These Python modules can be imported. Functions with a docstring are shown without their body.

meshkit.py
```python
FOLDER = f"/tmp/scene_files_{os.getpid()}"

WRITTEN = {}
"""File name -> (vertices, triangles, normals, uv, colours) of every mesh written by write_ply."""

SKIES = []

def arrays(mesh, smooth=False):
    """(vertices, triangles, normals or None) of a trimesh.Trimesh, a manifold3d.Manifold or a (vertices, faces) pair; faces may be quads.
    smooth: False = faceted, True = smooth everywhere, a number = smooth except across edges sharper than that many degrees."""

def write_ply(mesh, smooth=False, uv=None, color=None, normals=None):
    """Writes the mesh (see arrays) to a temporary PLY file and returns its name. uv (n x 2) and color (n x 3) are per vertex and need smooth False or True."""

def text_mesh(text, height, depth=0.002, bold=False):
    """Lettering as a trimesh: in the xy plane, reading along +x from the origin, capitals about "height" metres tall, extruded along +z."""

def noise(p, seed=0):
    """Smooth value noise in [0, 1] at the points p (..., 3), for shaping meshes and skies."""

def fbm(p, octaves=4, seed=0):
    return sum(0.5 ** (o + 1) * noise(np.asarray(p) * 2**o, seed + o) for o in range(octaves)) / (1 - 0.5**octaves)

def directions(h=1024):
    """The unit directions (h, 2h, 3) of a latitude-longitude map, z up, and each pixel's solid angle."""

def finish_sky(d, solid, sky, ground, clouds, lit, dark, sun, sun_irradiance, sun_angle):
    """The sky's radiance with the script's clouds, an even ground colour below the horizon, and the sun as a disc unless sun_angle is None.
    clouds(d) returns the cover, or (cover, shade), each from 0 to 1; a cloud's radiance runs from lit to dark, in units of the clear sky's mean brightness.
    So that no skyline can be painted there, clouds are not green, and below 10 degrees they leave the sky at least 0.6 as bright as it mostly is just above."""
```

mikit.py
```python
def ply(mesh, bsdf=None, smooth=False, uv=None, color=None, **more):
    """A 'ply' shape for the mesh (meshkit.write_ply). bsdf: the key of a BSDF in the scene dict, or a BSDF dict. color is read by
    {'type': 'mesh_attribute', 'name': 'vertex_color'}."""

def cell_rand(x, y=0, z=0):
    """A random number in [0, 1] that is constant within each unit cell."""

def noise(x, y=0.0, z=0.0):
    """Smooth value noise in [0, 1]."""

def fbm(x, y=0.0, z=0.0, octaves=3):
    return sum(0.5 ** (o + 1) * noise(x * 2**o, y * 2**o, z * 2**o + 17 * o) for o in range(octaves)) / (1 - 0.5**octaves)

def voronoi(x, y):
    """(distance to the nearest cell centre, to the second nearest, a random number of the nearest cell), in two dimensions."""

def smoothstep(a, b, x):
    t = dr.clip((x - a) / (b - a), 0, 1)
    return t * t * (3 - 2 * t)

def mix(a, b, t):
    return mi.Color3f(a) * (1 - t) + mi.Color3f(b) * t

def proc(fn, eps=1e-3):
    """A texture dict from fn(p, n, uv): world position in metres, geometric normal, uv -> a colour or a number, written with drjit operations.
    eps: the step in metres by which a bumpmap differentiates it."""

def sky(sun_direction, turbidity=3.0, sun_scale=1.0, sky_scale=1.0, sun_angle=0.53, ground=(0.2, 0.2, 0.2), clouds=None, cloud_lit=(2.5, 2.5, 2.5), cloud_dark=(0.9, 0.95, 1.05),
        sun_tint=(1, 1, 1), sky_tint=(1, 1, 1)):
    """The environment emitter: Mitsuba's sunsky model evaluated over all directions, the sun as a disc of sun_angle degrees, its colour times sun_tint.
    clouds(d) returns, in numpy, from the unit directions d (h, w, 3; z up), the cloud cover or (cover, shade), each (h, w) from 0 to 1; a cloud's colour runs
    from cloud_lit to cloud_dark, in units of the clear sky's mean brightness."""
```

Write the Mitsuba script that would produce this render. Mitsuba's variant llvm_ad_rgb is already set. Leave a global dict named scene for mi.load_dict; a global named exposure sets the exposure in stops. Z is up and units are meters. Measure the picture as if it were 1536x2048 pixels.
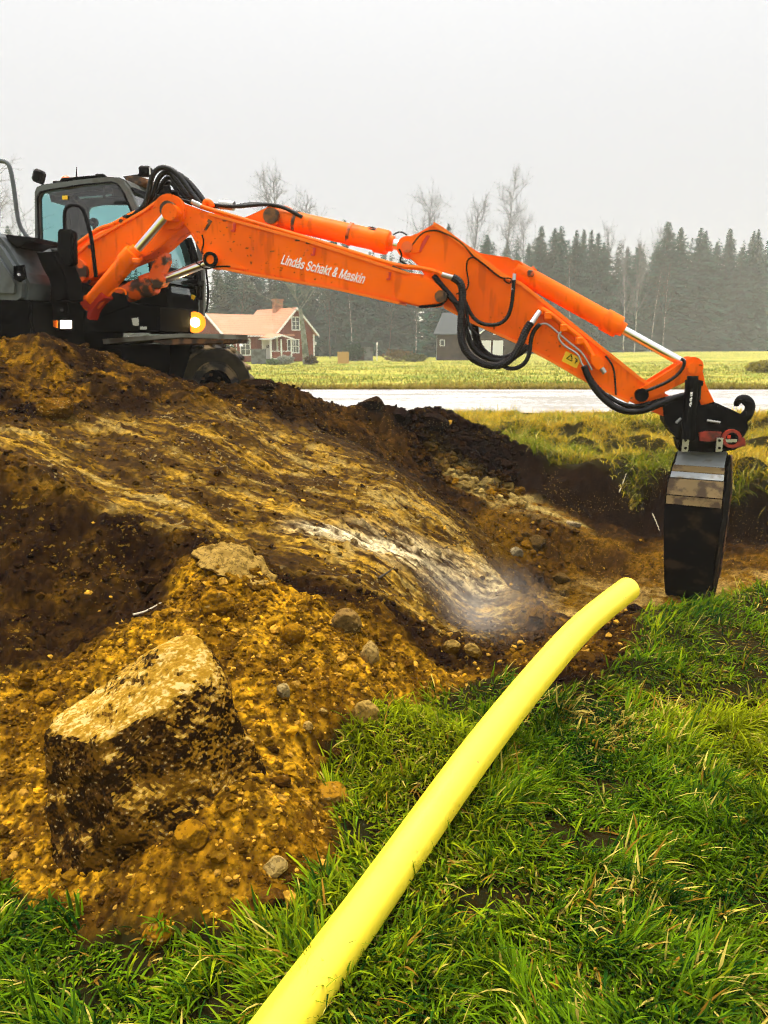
import math, random
import numpy as np, trimesh, shapely.geometry as sg, shapely.ops as so
import manifold3d as m3
from scipy.interpolate import LinearNDInterpolator, RegularGridInterpolator, CubicSpline
from scipy.ndimage import gaussian_filter
import drjit as dr, mitsuba as mi
import mikit, meshkit
T = mi.ScalarTransform4f
scene, labels = {}, {}

# ---------------------------------------------------------------- camera, sky, exposure
CAM, PITCH, FPX = np.array([0, 0, 1.6]), math.radians(12.0), 1560.0
FWD = np.array([0, math.cos(PITCH), -math.sin(PITCH)]); UPV = np.array([0, math.sin(PITCH), math.cos(PITCH)])
scene['camera'] = {'type': 'perspective', 'fov': 2 * math.degrees(math.atan(768 / FPX)), 'fov_axis': 'x', 'near_clip': 0.05, 'far_clip': 3000.0,
                   'to_world': T().look_at(origin=CAM.tolist(), target=(CAM + FWD).tolist(), up=[0, 0, 1])}
def overcast(d):                                   # standard overcast sky: brighter overhead than at the horizon
    return np.ones(d.shape[:2]), 1 - np.clip(d[..., 2], 0, 1) ** 2.2
scene['sky'] = mikit.sky((-0.15, 0.12, 1.0), turbidity=3, sun_scale=0.3, sun_angle=26, sun_tint=(0.94, 0.98, 1.06), clouds=overcast, cloud_lit=(2.75, 2.75, 2.75), cloud_dark=(0.765, 0.775, 0.80), ground=(0.12, 0.12, 0.1))
exposure = 3.3
HAZE = 0.0012

# ---------------------------------------------------------------- survey helpers (image-measured bearings -> metres)
def ray(u, v):
    d = FWD + (u - 768) / FPX * np.array([1, 0, 0]) + (1024 - v) / FPX * UPV
    return d
def P(u, v, Y):
    d = ray(u, v); return CAM + d * (Y / d[1])
def PZ(u, v, z):
    d = ray(u, v); return CAM + d * ((z - CAM[2]) / d[2])

# ---------------------------------------------------------------- registry
used = {}
def numbered(key):
    n = used.get(key, -1) + 1; used[key] = n
    return key if n == 0 else f'{key}_{n:03d}'
def thing(name, label, cat, group=None):
    k = numbered(name); labels[k] = {'label': label, 'category': cat}
    if group: labels[k]['group'] = group
    return k
def obj(name, mesh, mat, parent=None, smooth=30, label=None, **kw):
    key = numbered(f'{parent}__{name}' if parent else name)
    scene[key] = mikit.ply(mesh, mat, smooth, **kw) if not isinstance(mesh, dict) else {**mesh}
    if label: labels[key] = {'label': label}
    return key
def whole(name, mesh, mat, label, cat, group=None, smooth=30, **kw):
    k = obj(name, mesh, mat, None, smooth, **kw)
    labels[k] = {'label': label, 'category': cat}
    if group: labels[k]['group'] = group
    return k
def struct(name, mesh, mat, label=None, kind='structure', smooth=True, **kw):
    k = obj(name, mesh, mat, None, smooth, **kw)
    labels[k] = {'label': label or name.replace('_', ' '), 'category': name.split('_')[-1], 'kind': kind}
    return k

# ---------------------------------------------------------------- materials
def mat(name, color, rough=0.5, metallic=0.0, two=True, **kw):
    b = {'type': 'principled', 'base_color': {'type': 'rgb', 'value': list(color)} if not isinstance(color, dict) else color, 'roughness': rough, 'metallic': metallic, **kw}
    scene[name] = {'type': 'twosided', 'b': b} if two else b
    return name
VC = {'type': 'mesh_attribute', 'name': 'vertex_color'}
def refine(points, step, it=6):
    m = m3.Manifold.hull_points(np.asarray(points, float)).refine_to_length(step).to_mesh(); t = trimesh.Trimesh(m.vert_properties[:, :3], m.tri_verts)
    trimesh.smoothing.filter_taubin(t, iterations=it); return t
def grime(base, dirt, scale, lo, hi):
    base, dirt = tuple(base), tuple(dirt)
    def fn(p, n, uv):
        t = mikit.smoothstep(lo, hi, mikit.fbm(p.x * scale, p.y * scale, p.z * scale, 4))
        return mikit.mix(base, dirt, t)
    return mikit.proc(fn)
def grains(f, lo, hi, amt, sh=0.0):
    def fn(p, n, uv):
        w = mikit.smoothstep(lo, hi, mikit.fbm(p.x * f + sh, p.y * f, p.z * f, 3)) * amt
        return w * mikit.smoothstep(.42, .66, mikit.fbm(p.x * 3.5 + sh, p.y * 3.5, p.z * 3.5, 2)) if sh else w
    return mikit.proc(fn)
def earth(name, rough, spec, f, dark, pale, bump, adark, apale):
    d = lambda c: {'type': 'diffuse', 'reflectance': {'type': 'rgb', 'value': list(c)}}
    base = {'type': 'principled', 'base_color': VC, 'roughness': rough, 'specular': spec}
    b = {'type': 'blendbsdf', 'weight': grains(f, .50, .62, adark), 'a': base, 'b': d(dark)}
    b = {'type': 'blendbsdf', 'weight': grains(f * .8, .65, .73, apale, 31.0), 'a': b, 'b': d(pale)}
    h = lambda p, n, uv: mikit.fbm(p.x * f * .7, p.y * f * .7, p.z * f * .7, 3)
    scene[name] = {'type': 'twosided', 'b': {'type': 'bumpmap', 'arbitrary': mikit.proc(h, 2e-3), 'scale': bump, 'b': b}}
earth('m_soil', .9, .03, 70.0, (.020, .009, .001), (.38, .22, .02), .012, .5, .32)
earth('m_clay', .6, .03, 55.0, (.025, .013, .003), (.50, .38, .15), .004, .45, .35)
mat('m_rock', VC, 0.85, specular=0.02)
scene['m_grass'] = {'type': 'principledthin', 'base_color': VC, 'roughness': 0.45, 'diff_trans': 0.7, 'spec_trans': 0.0}
scene['m_leaf'] = {'type': 'principledthin', 'base_color': VC, 'roughness': 0.8, 'diff_trans': 1.0, 'spec_trans': 0.0}
def paint(p, n, uv):
    c = mikit.mix((0.95, 0.150, 0.0), (0.80, 0.105, 0.0), mikit.smoothstep(.42, .72, mikit.fbm(p.x * 1.6, p.y * 1.6, p.z * 1.6, 4)))
    streak = mikit.smoothstep(.60, .74, mikit.fbm(p.x * 14, p.y * 14, p.z * 2.2, 3)); c = mikit.mix(c, (0.52, 0.075, 0.004), streak * .55)
    spl = mikit.smoothstep(.70, .76, mikit.fbm(p.x * 30, p.y * 30, p.z * 30, 3)) * mikit.smoothstep(.45, .6, mikit.fbm(p.x * 1.3 + 5, p.y * 1.3, p.z * 1.3, 2))
    return mikit.mix(c, (0.10, 0.035, 0.008), spl * .8)
mat('m_orange', mikit.proc(paint), 0.45, specular=0.12)
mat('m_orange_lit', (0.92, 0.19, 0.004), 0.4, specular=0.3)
mat('m_orange_dirty', grime((0.8, 0.12, 0.006), (0.05, 0.025, 0.012), 9.0, 0.45, 0.62), 0.55)
mat('m_red', (0.55, 0.03, 0.012), 0.45)
mat('m_black', (0.004, 0.004, 0.0045), 0.5, specular=0.06)
mat('m_matte', (0.0025, 0.0025, 0.0028), 0.85, specular=0.02)
mat('m_rubber', (0.005, 0.005, 0.006), 0.42, specular=0.25)
mat('m_hood', grime((0.075, 0.088, 0.098), (0.045, 0.05, 0.052), 5.0, 0.45, 0.7), 0.42, specular=0.4)
mat('m_cabgrey', grime((0.085, 0.098, 0.095), (0.06, 0.06, 0.05), 6.0, 0.5, 0.7), 0.45)
mat('m_chrome', (0.78, 0.78, 0.8), 0.14, 1.0)
mat('m_steel', (0.42, 0.42, 0.40), 0.38, 0.8)
mat('m_rusty', grime((0.16, 0.07, 0.02), (0.03, 0.018, 0.01), 14.0, 0.35, 0.65), 0.7)
mat('m_white', (0.8, 0.8, 0.78), 0.5)
mat('m_yellow', (0.85, 0.55, 0.01), 0.45)
mat('m_sticker', (0.75, 0.75, 0.72), 0.5)
mat('m_tyre', grime((0.02, 0.019, 0.018), (0.20, 0.15, 0.075), 7.0, 0.42, 0.62), 0.85)
mat('m_sidewall', grime((0.032, 0.027, 0.012), (0.012, 0.010, 0.006), 6.0, 0.4, 0.7), 0.9)
mat('m_amber', (0.75, 0.14, 0.01), 0.25, specular=0.6)
scene['m_glass'] = {'type': 'thindielectric', 'specular_transmittance': {'type': 'rgb', 'value': [0.46, 0.72, 0.73]}}
scene['m_clear'] = {'type': 'thindielectric', 'specular_transmittance': {'type': 'rgb', 'value': [0.85, 0.92, 0.92]}}

# ---------------------------------------------------------------- mesh helpers
def box(cx, cy, cz, sx, sy, sz, bev=0.0):
    if bev <= 0: 
        b = trimesh.creation.box((sx, sy, sz)); b.apply_translation((cx, cy, cz)); return b
    c = [(x * (sx / 2 - bev), y * (sy / 2 - bev), z * (sz / 2 - bev)) for x in (-1, 1) for y in (-1, 1) for z in (-1, 1)]
    pts = []
    for p in c:
        for k in range(3):
            q = list(p); q[k] += math.copysign(bev, q[k]); pts.append(q)
    h = trimesh.convex.convex_hull(np.array(pts)); h.apply_translation((cx, cy, cz)); return h
def spline(pts, n=24):
    p = np.asarray(pts, float)
    t = np.r_[0, np.cumsum(np.linalg.norm(np.diff(p, axis=0), axis=1) ** 0.5)]
    return CubicSpline(t, p, bc_type='natural')(np.linspace(0, t[-1], n))
def tube(pts, r, sides=10, cap=True):
    p = np.asarray(pts, float); n = len(p)
    t = np.gradient(p, axis=0); t /= np.linalg.norm(t, axis=1, keepdims=True) + 1e-12
    a = np.zeros_like(p); ref = np.array([0, 0, 1.0]) if abs(t[0, 2]) < 0.9 else np.array([1.0, 0, 0])
    a[0] = np.cross(t[0], ref); a[0] /= np.linalg.norm(a[0])
    for i in range(1, n):
        a[i] = a[i - 1] - t[i] * (a[i - 1] @ t[i]); a[i] /= np.linalg.norm(a[i]) + 1e-12
    b = np.cross(t, a); ang = np.arange(sides) * 2 * np.pi / sides
    rr = np.broadcast_to(r, (n,))[:, None, None]
    v = (p[:, None] + rr * (np.cos(ang)[None, :, None] * a[:, None] + np.sin(ang)[None, :, None] * b[:, None])).reshape(-1, 3)
    i, j = np.meshgrid(np.arange(n - 1), np.arange(sides), indexing='ij')
    q = np.stack([i * sides + j, i * sides + (j + 1) % sides, (i + 1) * sides + (j + 1) % sides, (i + 1) * sides + j], -1).reshape(-1, 4)
    f = np.vstack([q[:, [0, 1, 2]], q[:, [0, 2, 3]]])
    if cap:
        v = np.vstack([v, p[:1], p[-1:]]); k = np.arange(sides)
        f = np.vstack([f, np.stack([k * 0 + n * sides, (k + 1) % sides, k], 1), np.stack([k * 0 + n * sides + 1, k + (n - 1) * sides, (k + 1) % sides + (n - 1) * sides], 1)])
    return trimesh.Trimesh(v, f, process=False)
def rod(a, b, r, sides=18, r2=None):
    return tube([a, b], [r, r if r2 is None else r2], sides)
def cat(*ms):
    ms = [m for m in ms if m is not None]
    return trimesh.util.concatenate(ms)
def extr(poly, t0, t1, frame, bev=0.0):
    """shapely polygon in (s,z) of the frame (origin, s axis, normal axis), extruded from t0 to t1 along the normal"""
    o, sx, nx = frame
    if bev > 0:
        inner = poly.buffer(-bev, join_style=2)
        if inner.is_empty or inner.geom_type != 'Polygon': bev = 0
    up = np.array([0, 0, 1.0])
    def place(m, sh=0):
        v = m.vertices; w = np.outer(v[:, 0], sx) + np.outer(v[:, 1], up) + np.outer(v[:, 2] + sh, nx) + o
        return trimesh.Trimesh(w, m.faces[:, ::-1] if np.dot(np.cross(sx, up), nx) < 0 else m.faces, process=False)
    if bev <= 0:
        return place(trimesh.creation.extrude_polygon(poly, t1 - t0, engine='earcut'), t0)
    # chamfered: bevel ring between inset caps and full sides, via manifold warp of cross-sections
    ms = [trimesh.creation.extrude_polygon(poly, (t1 - t0) - 2 * bev, engine='earcut')]
    ms[0].apply_translation((0, 0, t0 + bev))
    a = m3.CrossSection([np.array(poly.exterior.coords)[:-1]] + [np.array(r.coords)[:-1] for r in poly.interiors], m3.FillRule.EvenOdd)
    core = m3.Manifold.extrude(a, (t1 - t0) - 2 * bev).translate([0, 0, t0 + bev])
    ins = a.offset(-bev, m3.JoinType.Miter)
    core2 = m3.Manifold.extrude(ins, (t1 - t0)).translate([0, 0, t0])
    mid = a.offset(-bev * 0.35, m3.JoinType.Miter)
    core3 = m3.Manifold.extrude(mid, (t1 - t0) - 0.7 * bev).translate([0, 0, t0 + 0.35 * bev])
    u = (core + core2 + core3).to_mesh()
    return place(trimesh.Trimesh(u.vert_properties[:, :3], u.tri_verts, process=False))
def disc_ring(c, axis, r0, r1, t, sides=28):
    """washer of inner radius r0, outer r1, thickness t centred at c"""
    axis = np.asarray(axis, float) / np.linalg.norm(axis)
    m = trimesh.creation.annulus(max(r0, 1e-3), r1, t, sections=sides) if r0 > 0 else trimesh.creation.cylinder(r1, t, sections=sides)
    m.apply_transform(trimesh.geometry.align_vectors([0, 0, 1], axis)); m.apply_translation(c); return m
def nz(x, y, f, seed, octv=3):
    p = np.stack([np.asarray(x) * f, np.asarray(y) * f, np.zeros_like(x) + seed * 3.7], -1)
    return meshkit.fbm(p, octv, seed)
def ss(a, b, x):
    t = np.clip((x - a) / (b - a), 0, 1); return t * t * (3 - 2 * t)
def blades(base, h, w, az, lean, curl, col, tipcol=None, seg=0):
    """curved grass blades, 5 triangles each"""
    N = len(base); d = np.stack([np.cos(az), np.sin(az), 0 * az], 1); s = np.stack([-np.sin(az), np.cos(az), 0 * az], 1)
    rows, cols = [], []; c = base.copy(); tp = 0
    for k, (t, wf) in enumerate(((0, .8), (0.3, 1), (0.58, 0.85), (0.82, 0.5), (1, 0)) if seg else ((0, 1), (0.4, 0.9), (0.75, 0.6), (1, 0))):
        mb_ = np.minimum(lean + 2 * curl * (t + tp) / 2, 2.4); c = c + d * (h * np.sin(mb_) * (t - tp))[:, None] + np.array([0, 0, 1.0]) * (h * np.cos(mb_) * (t - tp))[:, None]; tp = t
        cc = col if tipcol is None else col * (1 - t) + tipcol * t
        if wf > 0:
            rows += [c - s * (w * wf / 2)[:, None], c + s * (w * wf / 2)[:, None]]; cols += [cc, cc]
        else: rows.append(c); cols.append(cc)
    v = np.stack(rows, 1).reshape(-1, 3); c = np.stack(cols, 1).reshape(-1, 3)
    f1 = np.array([[0, 1, 3], [0, 3, 2], [2, 3, 5], [2, 5, 4]] + ([[4, 5, 7], [4, 7, 6], [6, 7, 8]] if seg else [[4, 5, 6]]))
    f = (np.arange(N)[:, None, None] * (9 if seg else 7) + f1[None]).reshape(-1, 3)
    return (v, f), c
ICO = {k: trimesh.creation.icosphere(subdivisions=k) for k in (0, 1, 2, 3)}
def lumps(pos, size, rng, col, sub=0, flat=0.75, jit=0.35):
    """many irregular clods, one mesh with vertex colours"""
    N = len(pos); b = ICO[sub].vertices; nb = len(b)
    v = b[None] * (1 + (rng.random((N, nb, 1)) - 0.5) * 2 * jit)
    v = v * (0.7 + 0.6 * rng.random((N, 1, 3)))
    q = rng.normal(size=(N, 4)); q /= np.linalg.norm(q, axis=1, keepdims=True); w, x, y, z = q.T
    R = np.stack([1 - 2 * (y * y + z * z), 2 * (x * y - z * w), 2 * (x * z + y * w), 2 * (x * y + z * w), 1 - 2 * (x * x + z * z), 2 * (y * z - x * w), 2 * (x * z - y * w), 2 * (y * z + x * w), 1 - 2 * (x * x + y * y)], -1).reshape(N, 3, 3)
    v = np.einsum('nij,nkj->nki', R, v) * size[:, None, None]; v[..., 2] *= flat
    v = (v + pos[:, None]).reshape(-1, 3)
    f = (np.arange(N)[:, None, None] * nb + ICO[sub].faces[None]).reshape(-1, 3)
    return (v, f), np.repeat(col, nb, 0)
# ================================================================ TERRAIN
ctrl = []                                            # surveyed spot heights (x, y, z)
def spots(rows):
    for u, v, Y in rows: ctrl.append(P(u, v, Y))
# crest of the spoil heap, seen against the machine and the road
spots([(-420, 720, 6.8), (-200, 690, 6.9), (-40, 690, 7.0), (55, 668, 7.0), (100, 673, 7.1), (165, 689, 7.3), (215, 704, 7.5), (260, 724, 7.7), (300, 748, 7.9), (322, 765, 8.0),
       (362, 768, 8.1), (415, 762, 8.2), (480, 766, 8.3), (520, 760, 8.45), (590, 778, 8.6), (635, 796, 8.8), (700, 808, 8.9), (768, 812, 9.1), (840, 822, 9.3), (880, 822, 9.4), (920, 842, 9.5), (950, 868, 9.45)])
# near crest between the smeared slope and the steep face
spots([(-300, 860, 4.9), (-100, 880, 4.8), (0, 905, 4.6), (130, 975, 4.4), (300, 1060, 4.2), (420, 1092, 4.1), (560, 1150, 4.0), (700, 1185, 3.95), (800, 1240, 3.9), (890, 1312, 3.85)])
# smeared slope
spots([(400, 850, 6.3), (250, 850, 6.0), (100, 850, 5.7), (130, 795, 6.3), (20, 850, 5.4), (220, 960, 5.0), (420, 980, 5.1), (500, 1060, 4.7), (650, 1060, 5.0), (750, 1010, 5.9), (850, 1110, 5.6), (1000, 1150, 6.2), (1060, 1235, 6.5),
       (950, 1225, 5.5), (900, 1255, 4.7), (1000, 1300, 4.7), (550, 850, 7.2), (700, 880, 7.9), (600, 950, 6.3), (800, 950, 7.1), (900, 1020, 7.3), (960, 1060, 7.4), (760, 1110, 4.9), (820, 1180, 4.8)])
# ledge, pit wall and floor
spots([(870, 925, 8.9), (1000, 985, 8.9), (1100, 1025, 8.9), (1180, 1055, 8.9), (900, 1000, 8.3), (1000, 1030, 8.35), (1100, 1055, 8.3), (1200, 1088, 8.3), (1300, 1112, 8.4), (1420, 1120, 8.5), (1536, 1125, 8.6), (1800, 1130, 8.6),
       (1000, 1110, 7.75), (1100, 1132, 7.85), (1200, 1152, 7.95), (1330, 1156, 8.0)])
for u, v in ((1050, 1255), (1120, 1200), (1200, 1205), (1330, 1210), (1536, 1160), (1800, 1150), (1200, 1245), (1330, 1260), (1536, 1215), (1800, 1230)): ctrl.append(PZ(u, v, -0.78))
# dark far wall of the trench
spots([(1015, 930, 9.3), (1100, 970, 9.25), (1190, 1035, 9.2), (1300, 1075, 9.2), (1430, 1085, 9.2), (1536, 1090, 9.2), (1800, 1095, 9.2),
       (1040, 893, 9.5), (1200, 938, 9.42), (1330, 950, 9.37), (1536, 960, 9.32), (1800, 965, 9.3)])
# near lip of the trench on the grass side
for u, v in ((1010, 1345), (1100, 1372), (1180, 1372), (1255, 1310), (1275, 1212), (1400, 1190), (1536, 1150), (1800, 1120)): ctrl.append(PZ(u, v, 0.0))
for u, v, dy in ((1300, 1212, .28), (1400, 1190, .25), (1536, 1150, .25), (1800, 1120, .25)): p = PZ(u, v, 0.0); ctrl.append(p + [0.05, dy, -0.7])
spots([(1200, 1285, 5.0), (1120, 1300, 4.75)])
# front face and the loose yellow tip around the boulder
spots([(-300, 1050, 4.3), (0, 1050, 4.25), (50, 1210, 3.75), (150, 1260, 3.5), (250, 1150, 4.03), (300, 1210, 3.75), (390, 1112, 3.78), (430, 1098, 3.72), (500, 1118, 3.68), (552, 1162, 3.6), (400, 1200, 3.3), (300, 1255, 3.1),
       (600, 1205, 3.5), (640, 1205, 3.62), (700, 1290, 3.35), (850, 1345, 3.5), (500, 1300, 2.9), (600, 1400, 2.7), (750, 1400, 2.95), (500, 1700, 2.02), (600, 1600, 2.22), (400, 1690, 2.05), (350, 1800, 1.86), (550, 1800, 1.86), (50, 1600, 2.4), (50, 1400, 2.85),
       (480, 1500, 2.42), (200, 1420, 2.75), (300, 1500, 2.5), (250, 1690, 2.12), (760, 1225, 3.72), (830, 1290, 3.72), (560, 1545, 2.32), (450, 1575, 2.17), (385, 1645, 2.06), (300, 1715, 1.98), (235, 1790, 1.93)])
toe = [(-300, 1800), (0, 1800), (150, 1860), (300, 1905), (480, 1895), (620, 1850), (690, 1700), (665, 1560), (800, 1440), (920, 1382), (1010, 1345)]
for u, v in toe: ctrl.append(PZ(u, v, 0.0))
toe_xy = [PZ(u, v, 0.0)[:2] for u, v in toe]
def base_z(x, y):                                    # the lie of the land away from the dig
    x, y = np.asarray(x, float), np.asarray(y, float)
    z = 0.35 * ss(5.5, 15, y) - 0.25 * ss(24, 75, y) + 0.5 * ss(75, 170, y) * ss(-10, 40, x) - 0.02
    pad = ss(1.2, -1.2, x) * ss(7.5, 9.5, y) * ss(14.5, 12.0, y) * ss(-14, -9, x)
    return z + (0.70 - z) * pad
for x in np.arange(-9, 9.1, 0.8):
    for y in (0.4, 0.9): ctrl.append([x, y, 0])
for x, y in ((-1.4, 1.45), (-0.8, 1.3), (-0.3, 1.3), (0, 1.5), (0.3, 1.7), (.5, 2.2), (.8, 2.8), (1.2, 2.6), (1.8, 2.5), (2.4, 3.2), (1.7, 3.4), (2.3, 4.2), (3.2, 4.3), (4.5, 4.5), (6, 4), (8, 4), (4, 2.5), (6, 2), (-3, 1.6), (-5, 1.6), (-5, 3), (.1, 2.1), (1.2, 3.2)): ctrl.append([x, y, 0])
for x in np.arange(-9, 9.1, 0.75):
    for y in (11.0, 12, 13.5, 15, 17, 19): ctrl.append([x, y, float(base_z(x, y))])
for x in np.arange(1.6, 9, .7): ctrl.append([x, 10.0, 0.16])
for x in np.arange(-9, 1.0, .7): ctrl.append([x, 9.7 + .1 * (x > -1), 0.70])
ctrl = np.array(ctrl, float)
gx, gy = np.arange(-8, 8.001, 0.025), np.arange(0.4, 17.5, 0.025)
GX, GY = np.meshgrid(gx, gy, indexing='ij')
lin = LinearNDInterpolator(ctrl[:, :2], ctrl[:, 2])
GZ = lin(GX, GY); GZ = np.where(np.isnan(GZ), base_z(GX, GY), GZ)
GZ = gaussian_filter(GZ, 2.6)
_base = RegularGridInterpolator((gx, gy), GZ, bounds_error=False, fill_value=None)
_dist = {}
def poly_dist(poly, x, y):
    if id(poly) in _dist: return _dist[id(poly)](np.stack([x, y], -1))
    """signed distance (inside positive) on a coarse raster, interpolated"""
    pg = sg.Polygon(poly)
    import shapely
    cx, cy = np.arange(-8, 8.01, 0.06), np.arange(0.4, 17.5, 0.06)
    A, B = np.meshgrid(cx, cy, indexing='ij'); pts = shapely.points(A.ravel(), B.ravel())
    d = shapely.distance(pts, pg.boundary); d = np.where(shapely.contains(pg, pts), d, -d).reshape(A.shape)
    _dist[id(poly)] = RegularGridInterpolator((cx, cy), d, bounds_error=False, fill_value=None)
    return _dist[id(poly)](np.stack([x, y], -1))
xy = lambda rows: [P(*r)[:2] for r in rows]
# plan outlines
SOIL = [tuple(p) for p in toe_xy] + [tuple(PZ(u, v, 0)[:2]) for u, v in ((1100, 1385), (1190, 1375), (1262, 1310), (1280, 1212), (1400, 1192), (1536, 1152), (1800, 1122))] + \
       [(9, 6), (9, 9.36)] + xy([(1800, 965, 9.33), (1536, 960, 9.38), (1330, 950, 9.45), (1200, 938, 9.5), (1040, 893, 9.6), (950, 868, 9.7)]) + [(1.2, 10.6), (0.2, 12.2), (-2, 13.2), (-6, 13.4), (-11, 13), (-11, 2)]
SLOPE = xy([(-100, 880, 4.85), (0, 905, 4.7), (130, 975, 4.5), (300, 1060, 4.3), (420, 1092, 4.2), (560, 1150, 4.12), (700, 1185, 4.1), (800, 1240, 4.1), (890, 1300, 4.2), (1000, 1290, 4.9), (1080, 1225, 6.4), (1000, 1100, 7.3), (900, 960, 7.8), (820, 900, 8.2), (700, 860, 8.0), (480, 830, 7.3), (330, 830, 6.6), (150, 850, 5.9), (20, 860, 5.5)])
LEDGE = xy([(850, 912, 9.1), (1000, 975, 9.05), (1100, 1018, 9.0), (1190, 1055, 8.85), (1180, 1068, 8.5), (1100, 1052, 8.38), (1000, 1026, 8.45), (900, 985, 8.55)])
FLOOR = [tuple(p[:2]) for p in (PZ(1010, 1270, -.6), PZ(1060, 1215, -.78), PZ(1160, 1160, -.78), PZ(1350, 1150, -.78), PZ(1600, 1130, -.78), PZ(1800, 1230, -.78), PZ(1250, 1260, -.78))]
YEL = xy([(380, 1110, 3.82), (430, 1092, 3.8), (552, 1155, 3.7), (640, 1205, 3.66), (760, 1300, 3.6), (880, 1345, 3.6), (1000, 1345, 3.7)]) + [tuple(p) for p in toe_xy[::-1][1:]] + xy([(-300, 1400, 2.9), (50, 1330, 3.1), (200, 1290, 3.2), (300, 1225, 3.4)])
def flow(x, y):                                      # along / across the way the bucket drew over the slope
    return x * 1.1, y - (-.25 * x + .417 * np.log1p(np.exp(np.clip(1.8 * (x + .2), -30, 30))))
def region(x, y):
    q = dict(soil=poly_dist(SOIL, x, y), slope=poly_dist(SLOPE, x, y), ledge=poly_dist(LEDGE, x, y), floor=poly_dist(FLOOR, x, y), yel=poly_dist(YEL, x, y))
    return q
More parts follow.
